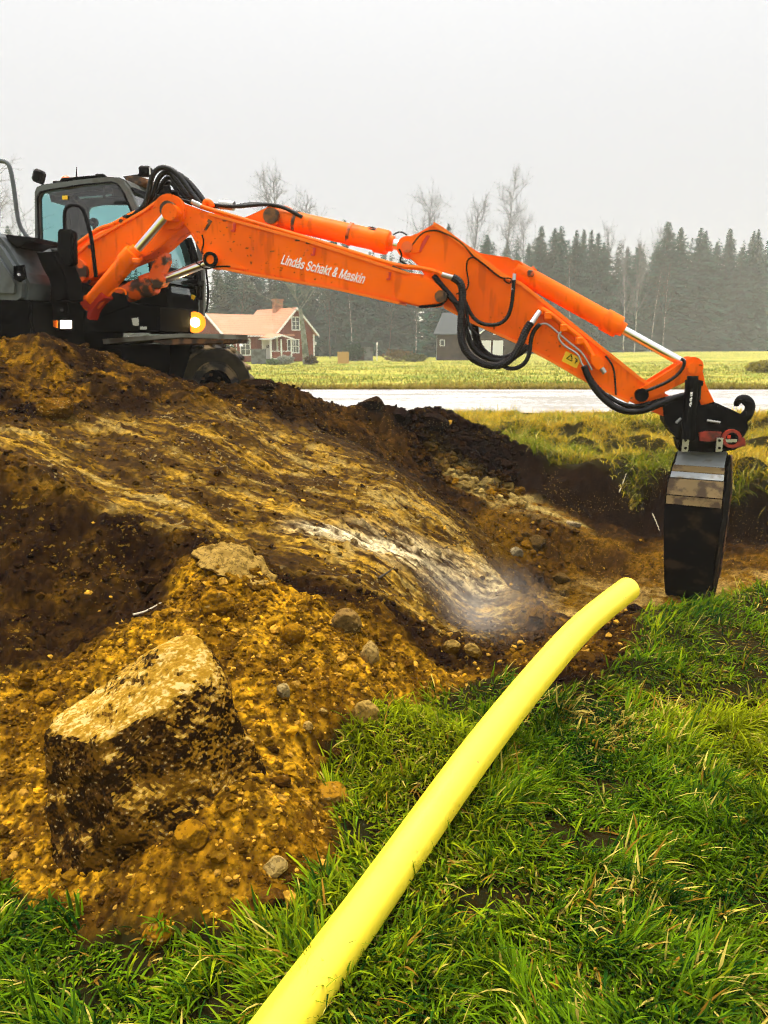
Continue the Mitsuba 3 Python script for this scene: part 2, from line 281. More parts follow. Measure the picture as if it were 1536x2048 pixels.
def height(x, y, reg=None, detail=True):
    x, y = np.asarray(x, float), np.asarray(y, float)
    z = _base(np.stack([x, y], -1))
    if not detail: return z
    r = reg or region(x, y)
    soil = ss(-0.03, 0.10, r['soil']); smooth = np.maximum(ss(-0.1, 0.2, r['slope']), np.maximum(ss(-0.05, 0.12, r['ledge']), 0.75 * ss(-0.1, 0.2, r['floor'])))
    a, b = flow(x, y)
    wob = nz(x, y, 1.3, 5, 2) * 0.4
    streak = meshkit.fbm(np.stack([a * 1.5, (b + wob * 0.25) * 8, 0 * a], -1), 3, 11) - 0.5
    fine = meshkit.fbm(np.stack([a * 7, b * 24, 0 * a], -1), 3, 12) - 0.5
    rough = (nz(x, y, 2.1, 1, 2) - 0.5) * 0.24 + (nz(x, y, 6.5, 2, 3) - 0.5) * 0.15 + (np.abs(nz(x, y, 17, 3, 3) - 0.5)) * 0.09 + (nz(x, y, 45, 4, 3) - 0.5) * 0.05
    scrape = streak * 0.03 + fine * 0.02 + (nz(x, y, 33, 6, 2) - 0.5) * 0.022 + (nz(x, y, 2.3, 7, 3) - 0.5) * 0.08 + np.maximum(nz(x, y, 13, 64, 3) - .60, 0) * .20
    ry_ = ss(-.1, .1, r['yel']); rough = rough * (1 - .55 * ry_) + ry_ * ((nz(x, y, 9, 63, 3) - .5) * .07 + (nz(x, y, 29, 61, 3) - .5) * .038 + (nz(x, y, 75, 62, 2) - .5) * .03)
    rel = np.clip((y - 1.0) / 2.0, 0.45, 1.0)
    edge = ss(.75, .66, np.abs(x) / np.maximum(y, .5))
    z = z + soil * edge * (rough * (1 - smooth) * rel + scrape * smooth)
    z = z + (1 - soil) * ((nz(x, y, 3.0, 8, 2) - 0.5) * 0.05)
    bank = (1 - soil) * ss(9.2, 9.6, y) * ss(15.0, 12, y) * ss(0.5, 1.6, x)
    z = z + bank * (nz(x, y, 1.6, 9, 3) - 0.42) * 0.8 * edge
    e = ss(.755, .69, np.abs(x) / np.maximum(y, .5))
    return z * e + np.minimum(base_z(x, y), 5) * (1 - e)
S_, STEP = 0.755, 0.0031
cols_ = np.arange(-S_, S_ + 1e-6, STEP); ys = [0.75]
while ys[-1] < 15.7: ys.append(ys[-1] * (1 + STEP * 1.25))
ys = np.array(ys)
FX, FY = np.meshgrid(cols_, ys); FX = FX * FY
REG = region(FX, FY)
FZ = height(FX, FY, REG)
C = lambda *c: np.array(c)
HUM, BRN, OCH, SAND, CLAY, PALE = C(.007, .003, .0006), C(.042, .018, .002), C(.16, .076, .003), C(.43, .22, .008), C(.30, .215, .06), C(.66, .58, .38)
def soil_color(x, y, z, r):
    L = lambda a, b, t: a * (1 - t[..., None]) + b * t[..., None]
    n1, n2, n3 = nz(x, y, 1.7, 21, 4), nz(x, y, 7, 22, 4), nz(x, y, 30, 23, 3)
    a, b = flow(x, y); wob = nz(x, y, 1.0, 24, 2) * 0.7
    s1 = meshkit.fbm(np.stack([a * 1.9, (b + wob * 0.12) * 5.5, 0 * a], -1), 4, 25); s2 = meshkit.fbm(np.stack([a * 6.0, (b + wob * 0.04) * 17, 0 * a], -1), 4, 26)
    c = L(HUM + 0 * x[..., None], BRN, ss(.38, .62, n1 * .55 + n2 * .45))
    c = L(c, OCH, ss(.50, .66, n1 * .35 + n2 * .4 + n3 * .25) * 0.85)
    upper = ss(5.0, 6.5, y) * ss(.6, 1.1, z)
    c = L(c, L(BRN + 0 * c, OCH * 1.1, ss(.4, .65, n2 * .5 + n3 * .5)), upper * ss(.42, .6, n1)); c = L(c, HUM * 1.3, upper * ss(.52, .6, nz(x, y, 3.2, 35, 4)) * .9)
    yel = ss(-.12, .12, r['yel'] + (n2 - .5) * .25)
    top = ss(4.7, 4.2, y) * ss(.3, -.3, x) * ss(-.02, -.12, r['slope']); c = L(c, HUM * 1.8, top * (.45 + .4 * ss(.4, .6, n1)))      # shade of the near side darkened into the soil colour
    n4 = nz(x, y, 42, 37, 3); cy = L(OCH * .7 + 0 * c, SAND * 1.1, ss(.40, .56, n2 * .3 + n3 * .3 + n4 * .4)); cy = L(cy, BRN * .8, ss(.50, .60, nz(x, y, 34, 38, 3)) * .75); cy = L(cy, OCH * C(.75, .7, .6), ss(.42, .60, nz(x, y, 4.5, 40, 3)) * .75); cy = L(cy, BRN, ss(.52, .66, nz(x, y, 12, 36, 4) * .6 + n3 * .4) * .85)
    c = L(c, cy, yel)
    sl = ss(-.12, .2, r['slope'] + (n2 - .5) * .3)
    s3 = meshkit.fbm(np.stack([a * 14, b * 38, 0 * a], -1), 3, 29); cs = L(BRN * 0.55 + 0 * c, OCH * C(.95, 1.05, 1.0), ss(.45, .54, s1 * .25 + s2 * .4 + s3 * .35)); cs = L(cs, L(SAND * C(.95, 1.05, 2.5), CLAY * 1.1, ss(.4, .6, n2)), ss(.54, .63, s1 * .5 + s2 * .3 + s3 * .2) * .8)
    cs = L(cs, HUM * 1.5, ss(.50, .60, nz(x, y, 9, 27, 4) * .6 + s2 * .4) * ss(.62, .45, s1) * .85)
    cs = L(cs, OCH * C(.62, .62, .8) + 0 * c, .20 + 0 * x)
    wet = np.maximum(ss(0.20, 0.05, np.abs((b - 4.68 - .53 * (x + .38)) + (n1 - .5) * .2)) * ss(-.75, -.3, x) * ss(.5, .05, x), .45 * ss(.5, .1, np.abs(b - 4.75 - .53 * (x + .38) + (n1 - .5) * .3)) * ss(-.5, .2, x) * ss(1.25, .8, x))     # pale washed clay where the bucket slid
    cs = L(cs, PALE * C(1, .97, .88), wet * ss(.34, .60, s2 * .5 + s3 * .5) * .9)
    c = L(c, cs, sl)
    up2 = ss(7.0, 7.8, y + (n1 - .5) * 1.2) * ss(-3.2, -1.8, x); c = L(c, L(HUM * 1.4 + 0 * c, BRN * 1.2, ss(.42, .62, n2 * .5 + n3 * .5)), up2 * .8)
    led = ss(-.08, .1, r['ledge']); c = L(c, L(OCH * .9 + 0 * c, CLAY * 1.0, ss(.40, .56, s2 * .5 + s1 * .5)), led)
    fl = ss(-.15, .25, r['floor']); c = L(c, L(OCH * .75 + 0 * c, C(.30, .19, .05), ss(.4, .62, n2)), fl * .9)
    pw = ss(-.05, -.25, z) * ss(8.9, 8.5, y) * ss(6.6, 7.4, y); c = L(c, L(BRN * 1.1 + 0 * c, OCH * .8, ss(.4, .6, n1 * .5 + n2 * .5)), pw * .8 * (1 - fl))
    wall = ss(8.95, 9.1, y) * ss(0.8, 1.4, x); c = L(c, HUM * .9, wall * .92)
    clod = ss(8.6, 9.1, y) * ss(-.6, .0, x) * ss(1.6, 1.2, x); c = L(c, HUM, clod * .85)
    return c * (0.5 + 1.0 * ss(.25, .75, nz(x, y, 55, 39, 2)))[..., None]
def turf_color(x, y):
    n = nz(x, y, 4, 31, 3)[..., None]
    return C(.007, .010, .002) * (1 - n) + C(.020, .014, .004) * n
soil_w = ss(-.03, .05, REG['soil'] + (nz(FX, FY, 6, 33, 3) - .5) * .18)
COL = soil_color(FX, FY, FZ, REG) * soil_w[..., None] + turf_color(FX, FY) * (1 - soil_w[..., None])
nr, nc = FX.shape
V = np.stack([FX, FY, FZ], -1).reshape(-1, 3); CV = np.clip(COL, .002, .9).reshape(-1, 3)
i, j = np.meshgrid(np.arange(nr - 1), np.arange(nc - 1), indexing='ij'); k0 = (i * nc + j).ravel()
quads = np.stack([k0, k0 + 1, k0 + nc + 1, k0 + nc], 1)
NV = trimesh.Trimesh(V, np.vstack([quads[:, [0, 1, 2]], quads[:, [0, 2, 3]]]), process=False)
is_soil = (soil_w.reshape(-1)[quads].mean(1) > .5)
is_smear = is_soil & (np.maximum(REG['slope'], REG['ledge']).reshape(-1)[quads].mean(1) > 0)
def submesh(mask):
    q = quads[mask]; u, inv = np.unique(q, return_inverse=True); q = inv.reshape(-1, 4)
    return (V[u], np.vstack([q[:, [0, 1, 2]], q[:, [0, 2, 3]]])), CV[u]
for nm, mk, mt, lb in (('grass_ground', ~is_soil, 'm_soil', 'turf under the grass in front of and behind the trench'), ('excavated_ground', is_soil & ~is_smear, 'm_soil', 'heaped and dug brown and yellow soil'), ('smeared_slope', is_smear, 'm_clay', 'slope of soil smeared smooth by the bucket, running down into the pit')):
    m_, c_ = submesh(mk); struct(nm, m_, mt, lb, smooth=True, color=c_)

# far land: one coarse sheet to the horizon
ax = np.unique(np.r_[-np.geomspace(.8, 900, 60)[::-1], 0, np.geomspace(.8, 900, 60)]); ay = np.unique(np.r_[-np.geomspace(1, 400, 16)[::-1], np.arange(0, 30, .6), np.geomspace(30, 1500, 70)])
AX, AY = np.meshgrid(ax, ay); AZ = base_z(AX, AY) - 0.02
inside = (np.abs(AX) < .70 * AY) & (AY > 1.2) & (AY < 15.2)
i, j = np.meshgrid(np.arange(len(ay) - 1), np.arange(len(ax) - 1), indexing='ij'); k0 = (i * len(ax) + j).ravel(); q = np.stack([k0, k0 + 1, k0 + len(ax) + 1, k0 + len(ax)], 1)
q = q[~inside.reshape(-1)[q].all(1)]
AZ = np.where(inside, AZ - 1.2, AZ)
def field_col(p, n, uv):
    a = mikit.fbm(p.x * .35, p.y * .5, 0, 4); b = mikit.fbm(p.x * 2.2, p.y * 3.0, 3, 3)
    t = mikit.smoothstep(.38, .62, a * .5 + b * .5)
    return mikit.mix(mikit.mix((.13, .155, .018), (.30, .27, .045), t), (.33, .23, .06), mikit.smoothstep(.6, .75, b) * .6)
mat('m_field', mikit.proc(field_col), .9, specular=.1)
struct('meadow', (np.stack([AX, AY, AZ], -1).reshape(-1, 3), q), 'm_field', 'mown meadow between the road and the wood', smooth=True)
# gravel road
rx = np.linspace(-70, 70, 281); ry = np.linspace(0, 1, 25); RX, RT = np.meshgrid(rx, ry)
near = 15.0 + .25 * np.sin(rx * .35) + .12 * np.sin(rx * 1.3 + 1); far = 23.6 + .1 * np.sin(rx * .5)
RY = near + (far - near) * RT; RZ = base_z(RX, RY) + .012 + .03 * np.sin(np.pi * RT)
def road_col(p, n, uv):
    a = mikit.fbm(p.x * .5, p.y * 1.6, 0, 4); b = mikit.fbm(p.x * 9, p.y * 9, 1, 3)
    c = mikit.mix((.345, .34, .33), (.22, .21, .185), mikit.smoothstep(.40, .62, a * .6 + b * .4))
    edge = mikit.smoothstep(16.2, 15.0, p.y + (a - .5) * 1.2)
    return mikit.mix(c, (.26, .22, .15), edge * .6)
mat('m_road', mikit.proc(road_col), .7, specular=.3)
i, j = np.meshgrid(np.arange(24), np.arange(280), indexing='ij'); k0 = (i * 281 + j).ravel()
struct('gravel_road', (np.stack([RX, RY, RZ], -1).reshape(-1, 3), np.stack([k0, k0 + 1, k0 + 282, k0 + 281], 1)), 'm_road', 'pale gravel road crossing behind the trench', smooth=True)

# ---------------------------------------------------------------- loose clods and gravel
rng = np.random.default_rng(7)
def scatter(n, x0, x1, y0, y1, keep):
    x, y = rng.uniform(x0, x1, n), rng.uniform(y0, y1, n); k = keep(x, y); return x[k], y[k]
def clod_field(n, x0, x1, y0, y1, smin, smax, keepfn, sub, pal):
    x, y = rng.uniform(x0, x1, n), rng.uniform(y0, y1, n); r = region(x, y); k = keepfn(x, y, r) > rng.random(n)
    x, y = x[k], y[k]; r = {a: b[k] for a, b in r.items()}
    z = height(x, y, r); s = smin * (smax / smin) ** (rng.random(len(x)) ** 2.2)
    c = soil_color(x, y, z, r) * (.75 + .6 * rng.random((len(x), 1)))
    t = (rng.random((len(x), 1)) < pal) ; c = np.where(t, SAND * (.7 + .6 * rng.random((len(x), 1))) + .02, c)
    return lumps(np.stack([x, y, z + s * .25], 1), s, rng, np.clip(c, .003, .8), sub)
ms, cs = [], []
yk = lambda x, y, r: ss(-.05, .1, r['yel']) 
for a in ((34000, -2.2, 1.1, 1.5, 4.0, .003, .012, yk, 0, .15), (1800, -2.2, 1.1, 1.5, 4.0, .008, .028, yk, 1, .15),
          (16000, -6, 2, 3.2, 9.6, .006, .028, lambda x, y, r: ss(0, .1, r['soil']) * (1 - .9 * ss(-.1, .1, r['slope'])) * (1 - ss(0, .2, r['floor'])) * (1 - .9 * ss(8.8, 9.0, y) * ss(.8, 1.4, x)), 0, .02),
          (3500, -3, 1.4, 4, 8.5, .005, .018, lambda x, y, r: ss(0, .1, r['slope']), 0, .03),
          (420, -6, 2.2, 3.4, 9.6, .02, .07, lambda x, y, r: ss(0, .1, r['soil']) * (1 - ss(-.2, .05, r['slope'])) * (1 - ss(0, .2, r['floor'])) * (1 - ss(-.1, .1, r['yel'])), 1, .02),
          (1500, .3, 1.6, 8.6, 9.9, .015, .07, lambda x, y, r: ss(0, .1, r['soil']), 1, 0),
          (1200, .5, 4.2, 6.2, 8.9, .005, .018, lambda x, y, r: ss(0, .2, r['soil']), 0, .1),
          (1500, .2, 1.9, 3.6, 5.0, .005, .022, lambda x, y, r: ss(0, .1, r['soil']), 0, .12)):
    (v, f), c = clod_field(*a); ms.append((v, f)); cs.append(c)
off = np.cumsum([0] + [len(v) for v, f in ms])
struct('soil_clods', (np.vstack([v for v, f in ms]), np.vstack([f + o for (v, f), o in zip(ms, off)])), 'm_soil', 'loose clods and gravel lying on the dug soil', 'stuff', smooth=False, color=np.vstack(cs))
# ================================================================ EXCAVATOR
YAW = math.radians(12.0)
HD = np.array([math.cos(YAW), -math.sin(YAW), 0]); ND = np.array([math.sin(YAW), math.cos(YAW), 0]); UP = np.array([0, 0, 1.0])
B0 = P(300, 500, 8.2); B0[2] = 0                       # point on the near cheek of the boom
def bp(u, v, off=0.0):                                 # surveyed bearing met with the vertical plane 'off' metres behind the boom's near cheek
    d = ray(u, v); t = ((B0 + ND * off - CAM) @ ND) / (d @ ND); return CAM + d * t
def sz(u, v, off=0.0):
    p = bp(u, v, off) - B0; return (p @ HD, p[2])
FR = (B0, HD, ND)
def W(s, off, z): return B0 + HD * s + ND * off + UP * z
def plate(px, o0, o1, bev=0.012, at=None, rnd=0.0):
    pg = sg.Polygon([sz(u, v, o0 if at is None else at) for u, v in px]).buffer(0)
    if rnd: pg = pg.buffer(-rnd).buffer(rnd, quad_segs=6) if rnd > 0 else pg
    return extr(pg, o0, o1, FR, bev)
EX = thing('wheeled_excavator', 'orange wheeled excavator with grey cab, reaching its long arm over the soil heap', 'excavator')
def ex(name, mesh, m, parent=EX, smooth=30, **kw): return obj(name, mesh, m, parent, smooth, **kw)
def pin(u, v, o0, o1, r, sides=24): return rod(bp(u, v, o0), bp(u, v, o0) + ND * (o1 - o0), r, sides)
BW = 0.34
mid = BW / 2
# ---- base boom
base_px = [(138, 548), (139, 525), (150, 508), (182, 481), (285, 422), (313, 402), (335, 400), (356, 406), (370, 420), (373, 438), (366, 455), (352, 464), (322, 492), (300, 508), (241, 531), (163, 564)]
bb = ex('base_boom', plate(base_px, .02, BW - .02, .015), 'm_orange')
ex('top_flange', plate([(150, 505), (182, 478), (285, 419), (313, 399), (314, 404), (286, 425), (183, 484), (151, 511)], -.005, BW + .005, .004), 'm_orange_lit', bb)
ex('knuckle_boss', disc_ring(bp(340, 424, -.02) + ND * .0, ND, 0, .165, .07), 'm_orange', bb)
ex('knuckle_pin', cat(disc_ring(bp(337, 420, -.085), ND, 0, .082, .05), disc_ring(bp(337, 420, -.105), ND, .045, .08, .03)), 'm_rusty', bb)
ex('foot_boss', cat(pin(150, 542, -.03, BW + .03, .13)), 'm_orange_dirty', bb)
for (u, v) in ((242, 442), (181, 494), (163, 550)): ex('bolt', disc_ring(bp(u, v, .005), ND, 0, .018, .03, 8), 'm_rusty', bb)
# ---- main boom
main_px = [(350, 402), (374, 409), (420, 426), (592, 474), (628, 484), (807, 543), (853, 550), (878, 572), (893, 590), (890, 605), (872, 611), (836, 613), (797, 603), (660, 572), (507, 546), (449, 535), (423, 530), (407, 513), (394, 476), (379, 463), (368, 450), (346, 436)]
mb = ex('main_boom', plate(main_px, -.012, BW + .012, .015), 'm_orange')
ex('top_flange', plate([(416, 424), (592, 472), (628, 482), (807, 541), (820, 546), (818, 550), (806, 547), (627, 489), (591, 478), (415, 430)], -.03, BW + .03, .004, at=-.03), 'm_orange_lit', mb)
ex('bottom_flange', plate([(423, 530), (449, 535), (507, 546), (660, 572), (797, 603), (800, 606), (796, 608), (659, 577), (506, 551), (448, 540), (422, 534)], -.03, BW + .03, .004, at=-.03), 'm_orange_lit', mb)
ex('cheek_plate', plate([(379, 463), (394, 476), (430, 512), (470, 524), (496, 540), (449, 535), (423, 530), (407, 513)], -.026, -.008, .004, at=-.02), 'm_orange', mb)
ex('end_plate', plate([(786, 556), (850, 556), (878, 574), (890, 592), (886, 606), (836, 611), (790, 598)], -.03, -.008, .005, at=-.02), 'm_orange', mb)
ex('stick_pin', cat(disc_ring(bp(882, 593, -.05), ND, 0, .055, .05), disc_ring(bp(882, 593, -.075), ND, 0, .034, .03, 6)), 'm_rusty', mb)
ex('cylinder_boss', disc_ring(bp(421, 518, -.05), ND, 0, .07, .07), 'm_orange', mb)
ex('cylinder_pin', cat(disc_ring(bp(421, 519, -.085), ND, .045, .072, .03)), 'm_black', mb)
ex('access_flap', plate([(402, 436), (416, 445), (405, 463), (391, 452)], -.03, -.01, .004, at=-.03), 'm_orange', mb)
ex('access_hole', plate([(417, 438), (424, 442), (412, 461), (404, 457)], -.02, -.008, .002, at=-.02), 'm_rusty', mb)
for u, v in ((468, 456), (628, 504), (779, 553)):
    ex('hose_clamp', cat(plate([(u - 2, v - 9), (u + 3, v - 9), (u + 1, v + 7), (u - 6, v + 7), (u - 6, v + 4), (u - 2, v + 3)], -.03, -.005, .003, at=-.03)), 'm_red', mb)
for u, v in ((600, 478), (622, 484), (794, 536), (456, 439)):
    ex('pipe_clip', box(0, 0, 0, .09, .12, .05, .008).apply_transform(trimesh.transformations.translation_matrix(bp(u, v, .04))), 'm_orange_dirty', mb)
# lettering
def stick_text(parent, text, p0, p1, cap_px, off, m, shear=.22, squeeze=1.0):
    t = meshkit.text_mesh(text, 1.0, .01, True); v = t.vertices.copy(); w = v[:, 0].max()
    a, b = bp(*p0, off), bp(*p1, off); ex_ = b - a; h = np.linalg.norm(bp(p0[0], p0[1] - cap_px, off) - a); e = ex_ / np.linalg.norm(ex_)
    f = np.cross(-ND, e); f /= np.linalg.norm(f); f = f if f[2] > 0 else -f
    q = a + np.outer(v[:, 0] / w, ex_) + np.outer(v[:, 1] * h, f + e * shear) - np.outer((v[:, 2] - .005) * .4, ND)
    return ex('lettering', trimesh.Trimesh(q, t.faces, process=False), m, parent, False)
k_ = stick_text(mb, 'Lindås Schakt & Maskin', (560, 527), (726, 567), 18.5, -.016, 'm_white')
labels[k_] = {'label': 'white handwritten style lettering reading Lindås Schakt & Maskin'}
# ---- stick
stick_px = [(802, 492), (808, 482), (868, 447), (884, 456), (936, 494), (1006, 549), (1043, 567), (1100, 612), (1282, 758), (1347, 797), (1337, 812), (1327, 833), (1310, 826), (1259, 803), (1185, 768), (1100, 719), (1040, 686), (947, 644), (889, 612), (872, 585), (835, 530), (809, 508)]
SO0, SO1 = .045, BW - .045
st = ex('stick', plate(stick_px, SO0, SO1, .015), 'm_orange')
ex('top_flange', plate([(868, 444), (884, 453), (936, 491), (1006, 546), (1043, 564), (1100, 609), (1282, 755), (1330, 785), (1326, 790), (1280, 762), (1098, 617), (1041, 571), (1003, 555), (933, 500), (882, 462), (866, 452)], SO0 - .022, SO1 + .022, .004, at=SO0), 'm_orange_lit', st)
ex('bottom_flange', plate([(889, 610), (947, 642), (1040, 684), (1100, 717), (1185, 766), (1259, 801), (1256, 806), (1183, 771), (1098, 722), (1038, 690), (945, 648), (887, 616)], SO0 - .02, SO1 + .02, .004, at=SO0), 'm_orange_lit', st)
ex('seam_plate', plate([(854, 470), (860, 472), (841, 505), (836, 501)], SO0 - .012, SO0 + .004, .003, at=SO0), 'm_red', st)
ex('nose_plate', plate([(800, 491), (807, 480), (832, 468), (846, 478), (838, 505), (812, 510)], SO0 - .02, SO0 + .002, .004, at=SO0), 'm_orange', st)
ex('cylinder_pin', disc_ring(bp(814, 494, SO0 - .03), ND, 0, .052, .04), 'm_orange_dirty', st)
br = ex('cylinder_bracket', plate([(934, 490), (960, 506), (990, 511), (1016, 514), (1034, 524), (1042, 540), (1038, 556), (1020, 562), (1004, 552)], .10, .13, .004, at=.09), 'm_orange', st)
ex('cylinder_bracket', plate([(934, 490), (960, 506), (990, 511), (1016, 514), (1034, 524), (1042, 540), (1038, 556), (1020, 562), (1004, 552)], .22, .25, .004, at=.09), 'm_orange', st)
ex('link_pin', cat(disc_ring(bp(1283, 790, SO0 - .05), ND, 0, .06, .09), disc_ring(bp(1283, 790, SO0 - .1), ND, 0, .03, .03, 8)), 'm_black', st)
ex('pipe_block', plate([(1078, 612), (1088, 611), (1090, 628), (1074, 632)], SO0 - .05, SO0 + .003, .006, at=SO0), 'm_orange', st)
ex('valve_block', plate([(1180, 712), (1196, 708), (1208, 724), (1206, 738), (1192, 740), (1182, 726)], SO0 - .07, SO0 + .003, .006, at=SO0), 'm_orange', st)
ex('coupling', rod(bp(1203, 736, SO0 - .06), bp(1210, 746, SO0 - .06), .022), 'm_steel', st)
stk = ex('warning_sticker', plate([(1132, 702), (1163, 717), (1153, 737), (1123, 722)], SO0 - .004, SO0 + .002, 0, at=SO0), 'm_yellow', st)
def px_line(pts, off, r, n=None, sm=True, sides=8):
    q = [bp(*p, off) if len(p) == 2 else bp(p[0], p[1], p[2]) for p in pts]
    return tube(spline(q, n or 8 * len(q)) if sm else q, r, sides)
ex('warning_mark', cat(*[rod(bp(*a, SO0 - .006), bp(*b, SO0 - .006), .004, 6) for a, b in (((1133, 717), (1143, 709)), ((1143, 709), (1144, 722)), ((1144, 722), (1133, 717)), ((1150, 716), (1156, 721)), ((1154, 718), (1150, 727)), ((1151, 722), (1155, 724)))]), 'm_black', stk)
# ---- cylinders
def cylinder(name, a, b, off, rb, rr, split, gland=.10, col='m_orange', start=0.0, offb=None):
    A, Bp = bp(*a, off), bp(*b, off if offb is None else offb); d = Bp - A; L = np.linalg.norm(d); e = d / L
    S = A + e * L * split
    c = ex(name, tube([A + e * start, A + e * (start + .01), S - e * gland, S - e * gland * .999, S - e * .02, S], [rb * .8, rb, rb, rb * 1.16, rb * 1.16, rb * 1.08], 26), col)
    ex('gland_nut', tube([S, S + e * .05], [rb * .8, rb * .72], 18), col, c)
    ex('rod', rod(S, Bp - e * .04, rr, 20), 'm_chrome', c)
    ex('rod_eye', cat(pin(*b, (off if offb is None else offb) - .055, (off if offb is None else offb) + .055, rr * 2.0)), col, c)
    ex('base_eye', rod(A - ND * .06, A + ND * .06, rb * .95, 22), col, c)
    return c, e
lc, e1 = cylinder('lift_cylinder', (184, 606), (338, 424), -.11, .088, .040, .565, .14)
ex('bleed_pipe', px_line([(218, 592), (228, 581), (240, 577), (250, 582), (252, 590)], -.20, .010), 'm_orange', lc)
ex('port', box(0, 0, 0, .07, .06, .05, .01).apply_transform(trimesh.transformations.translation_matrix(bp(272, 522, -.19))), 'm_orange', lc)
lc2, e2 = cylinder('lift_cylinder', (208, 604), (430, 520), mid, .10, .044, .465, .12, 'm_orange_dirty')
ex('mount_bracket', plate([(252, 592), (290, 566), (308, 520), (330, 505), (332, 522), (322, 548), (330, 558), (322, 572), (276, 585)], .10, .24, .006, at=.1), 'm_orange_dirty', lc2)
ex('cylinder_anchor', plate([(163, 606), (180, 594), (206, 580), (214, 596), (200, 606), (188, 622), (182, 640), (177, 636), (180, 618), (168, 614)], -.19, -.02, .008, at=-.15), 'm_red')
ac, e3 = cylinder('arm_cylinder', (546, 434), (814, 494), mid, .098, .05, .865, .13)
ex('cylinder_bracket', cat(plate([(486, 438), (505, 430), (524, 421), (538, 416), (550, 418), (556, 430), (556, 448), (545, 460)], mid - .13, mid - .10, .004, at=mid - .1), plate([(486, 438), (505, 430), (524, 421), (538, 416), (550, 418), (556, 430), (556, 448), (545, 460)], mid + .10, mid + .13, .004, at=mid - .1)), 'm_orange', mb)
ex('bracket_pin', pin(541, 431, mid - .15, mid + .15, .075), 'm_rusty', mb)
ex('feed_pipe', px_line([(553, 425), (560, 416), (574, 416), (586, 424), (594, 432), (612, 434)], mid, .016), 'm_orange', ac)
ex('feed_hose', px_line([(724, 462), (736, 456), (748, 457), (757, 464)], mid, .011), 'm_rubber', ac)
ex('feed_hose', px_line([(726, 465), (738, 459), (750, 461), (756, 466)], mid - .05, .011), 'm_rubber', ac)
for q_ in ((592, 444), (700, 468)): ex('band', disc_ring(bp(*q_, mid), e3, .092, .106, .03), 'm_orange_dirty', ac)
bc, e4 = cylinder('bucket_cylinder', (1030, 540), (1383, 735), mid, .088, .040, .595, .16)
ex('base_fitting', cat(box(0, 0, 0, .06, .07, .06, .01).apply_transform(trimesh.transformations.translation_matrix(bp(1061, 547, mid - .07))), rod(bp(1066, 540, mid), bp(1070, 536, mid), .03, 12)), 'm_orange_dirty', bc)
ex('guard_strip', tube([bp(1237, 660, mid - .02), bp(1366, 732, mid - .02)], .009, 6), 'm_orange_dirty', bc)
# ---- bucket linkage
def bar(a, b, ra, rb_, o0, o1, off):
    A, Bq = np.array(sz(*a, off)), np.array(sz(*b, off))
    pg = so.unary_union([sg.Point(A).buffer(ra), sg.Point(Bq).buffer(rb_)]).convex_hull; return extr(pg, o0, o1, FR, .008)
lk = ex('guide_link', bar((1283, 790), (1384, 734), .065, .09, SO0 - .055, SO0 - .012, SO0), 'm_orange')
ex('guide_link', bar((1283, 790), (1384, 734), .065, .09, SO1 + .012, SO1 + .055, SO0), 'm_orange')
ex('pin_cap', disc_ring(bp(1386, 736, SO0 - .065), ND, 0, .052, .03), 'm_orange', lk)
bl = ex('bucket_link', cat(plate([(1372, 726), (1385, 717), (1400, 722), (1406, 740), (1412, 768), (1430, 804), (1404, 812), (1396, 790), (1392, 758), (1380, 748)], SO0 + .02, SO1 - .02, .014, at=SO0)), 'm_orange')
# ---- hoses and pipes
def hose(pts, off, r=.022, m='m_rubber', parent=EX, n=None, name='hose'): return ex(name, px_line(pts, off, r, n, True, 10), m, parent, True)
def ribbed(pts, off, r, parent=EX):
    q = spline([bp(*p, off) if len(p) == 2 else bp(*p) for p in pts], 400); L = np.r_[0, np.cumsum(np.linalg.norm(np.diff(q, axis=0), axis=1))]
    n = int(L[-1] / .007); qq = np.stack([np.interp(np.linspace(0, L[-1], n), L, q[:, k]) for k in range(3)], 1)
    rr = r * (1 + .13 * (np.arange(n) % 3 == 0)); return ex('spiral_hose', tube(qq, rr, 10), 'm_rubber', parent, 20)
arch = [[(248, 436), (284, 416), (298, 380), (308, 346), (328, 335), (356, 350), (382, 385), (402, 410)],
        [(256, 432), (290, 412), (306, 388), (318, 356), (334, 344), (350, 356), (374, 388), (396, 408)],
        [(262, 428), (296, 408), (314, 386), (326, 364), (338, 355), (350, 366), (370, 394), (390, 408)],
        [(268, 424), (302, 402), (324, 374), (336, 364), (348, 372), (364, 396), (384, 407)],
        [(275, 420), (310, 396), (330, 362), (346, 346), (364, 352), (388, 378), (408, 404)],
        [(282, 416), (318, 392), (338, 366), (352, 350), (372, 358), (396, 384), (412, 406)]]
for k, a in enumerate(arch): hose(a, (.03, .09, .15, .21, .27, .33)[k], .025 if k < 2 else .021, n=50)
for k, a in enumerate([[(300, 404), (312, 392), (330, 396), (352, 398), (380, 404), (410, 414)], [(306, 402), (326, 386), (346, 390), (372, 398), (402, 410)], [(322, 402), (333, 388), (350, 392), (362, 400)]]): hose(a, .12 + .06 * k, .014)
ex('valve_block', cat(box(0, 0, 0, .18, .14, .10, .02).apply_transform(trimesh.transformations.translation_matrix(bp(340, 392, .16))), box(0, 0, 0, .07, .07, .14, .01).apply_transform(trimesh.transformations.translation_matrix(bp(334, 386, .05)))), 'm_black')
for k, o in enumerate((.08, .14, .20, .26)):
    hose([(408, 408 + k), (440, 411 + k), (470, 413), (500, 411 - k), (530, 409), (560, 413), (582, 422), (604, 434)], o, .018, n=60)
ex('hose_sleeve', px_line([(440, 409), (455, 410), (468, 412)], .12, .045, sides=14), 'm_steel')
for u, v in ((392, 407), (396, 410)): ex('hose_fitting', rod(bp(u - 8, v - 4, .02), bp(u + 8, v + 3, .02), .026, 12), 'm_steel')
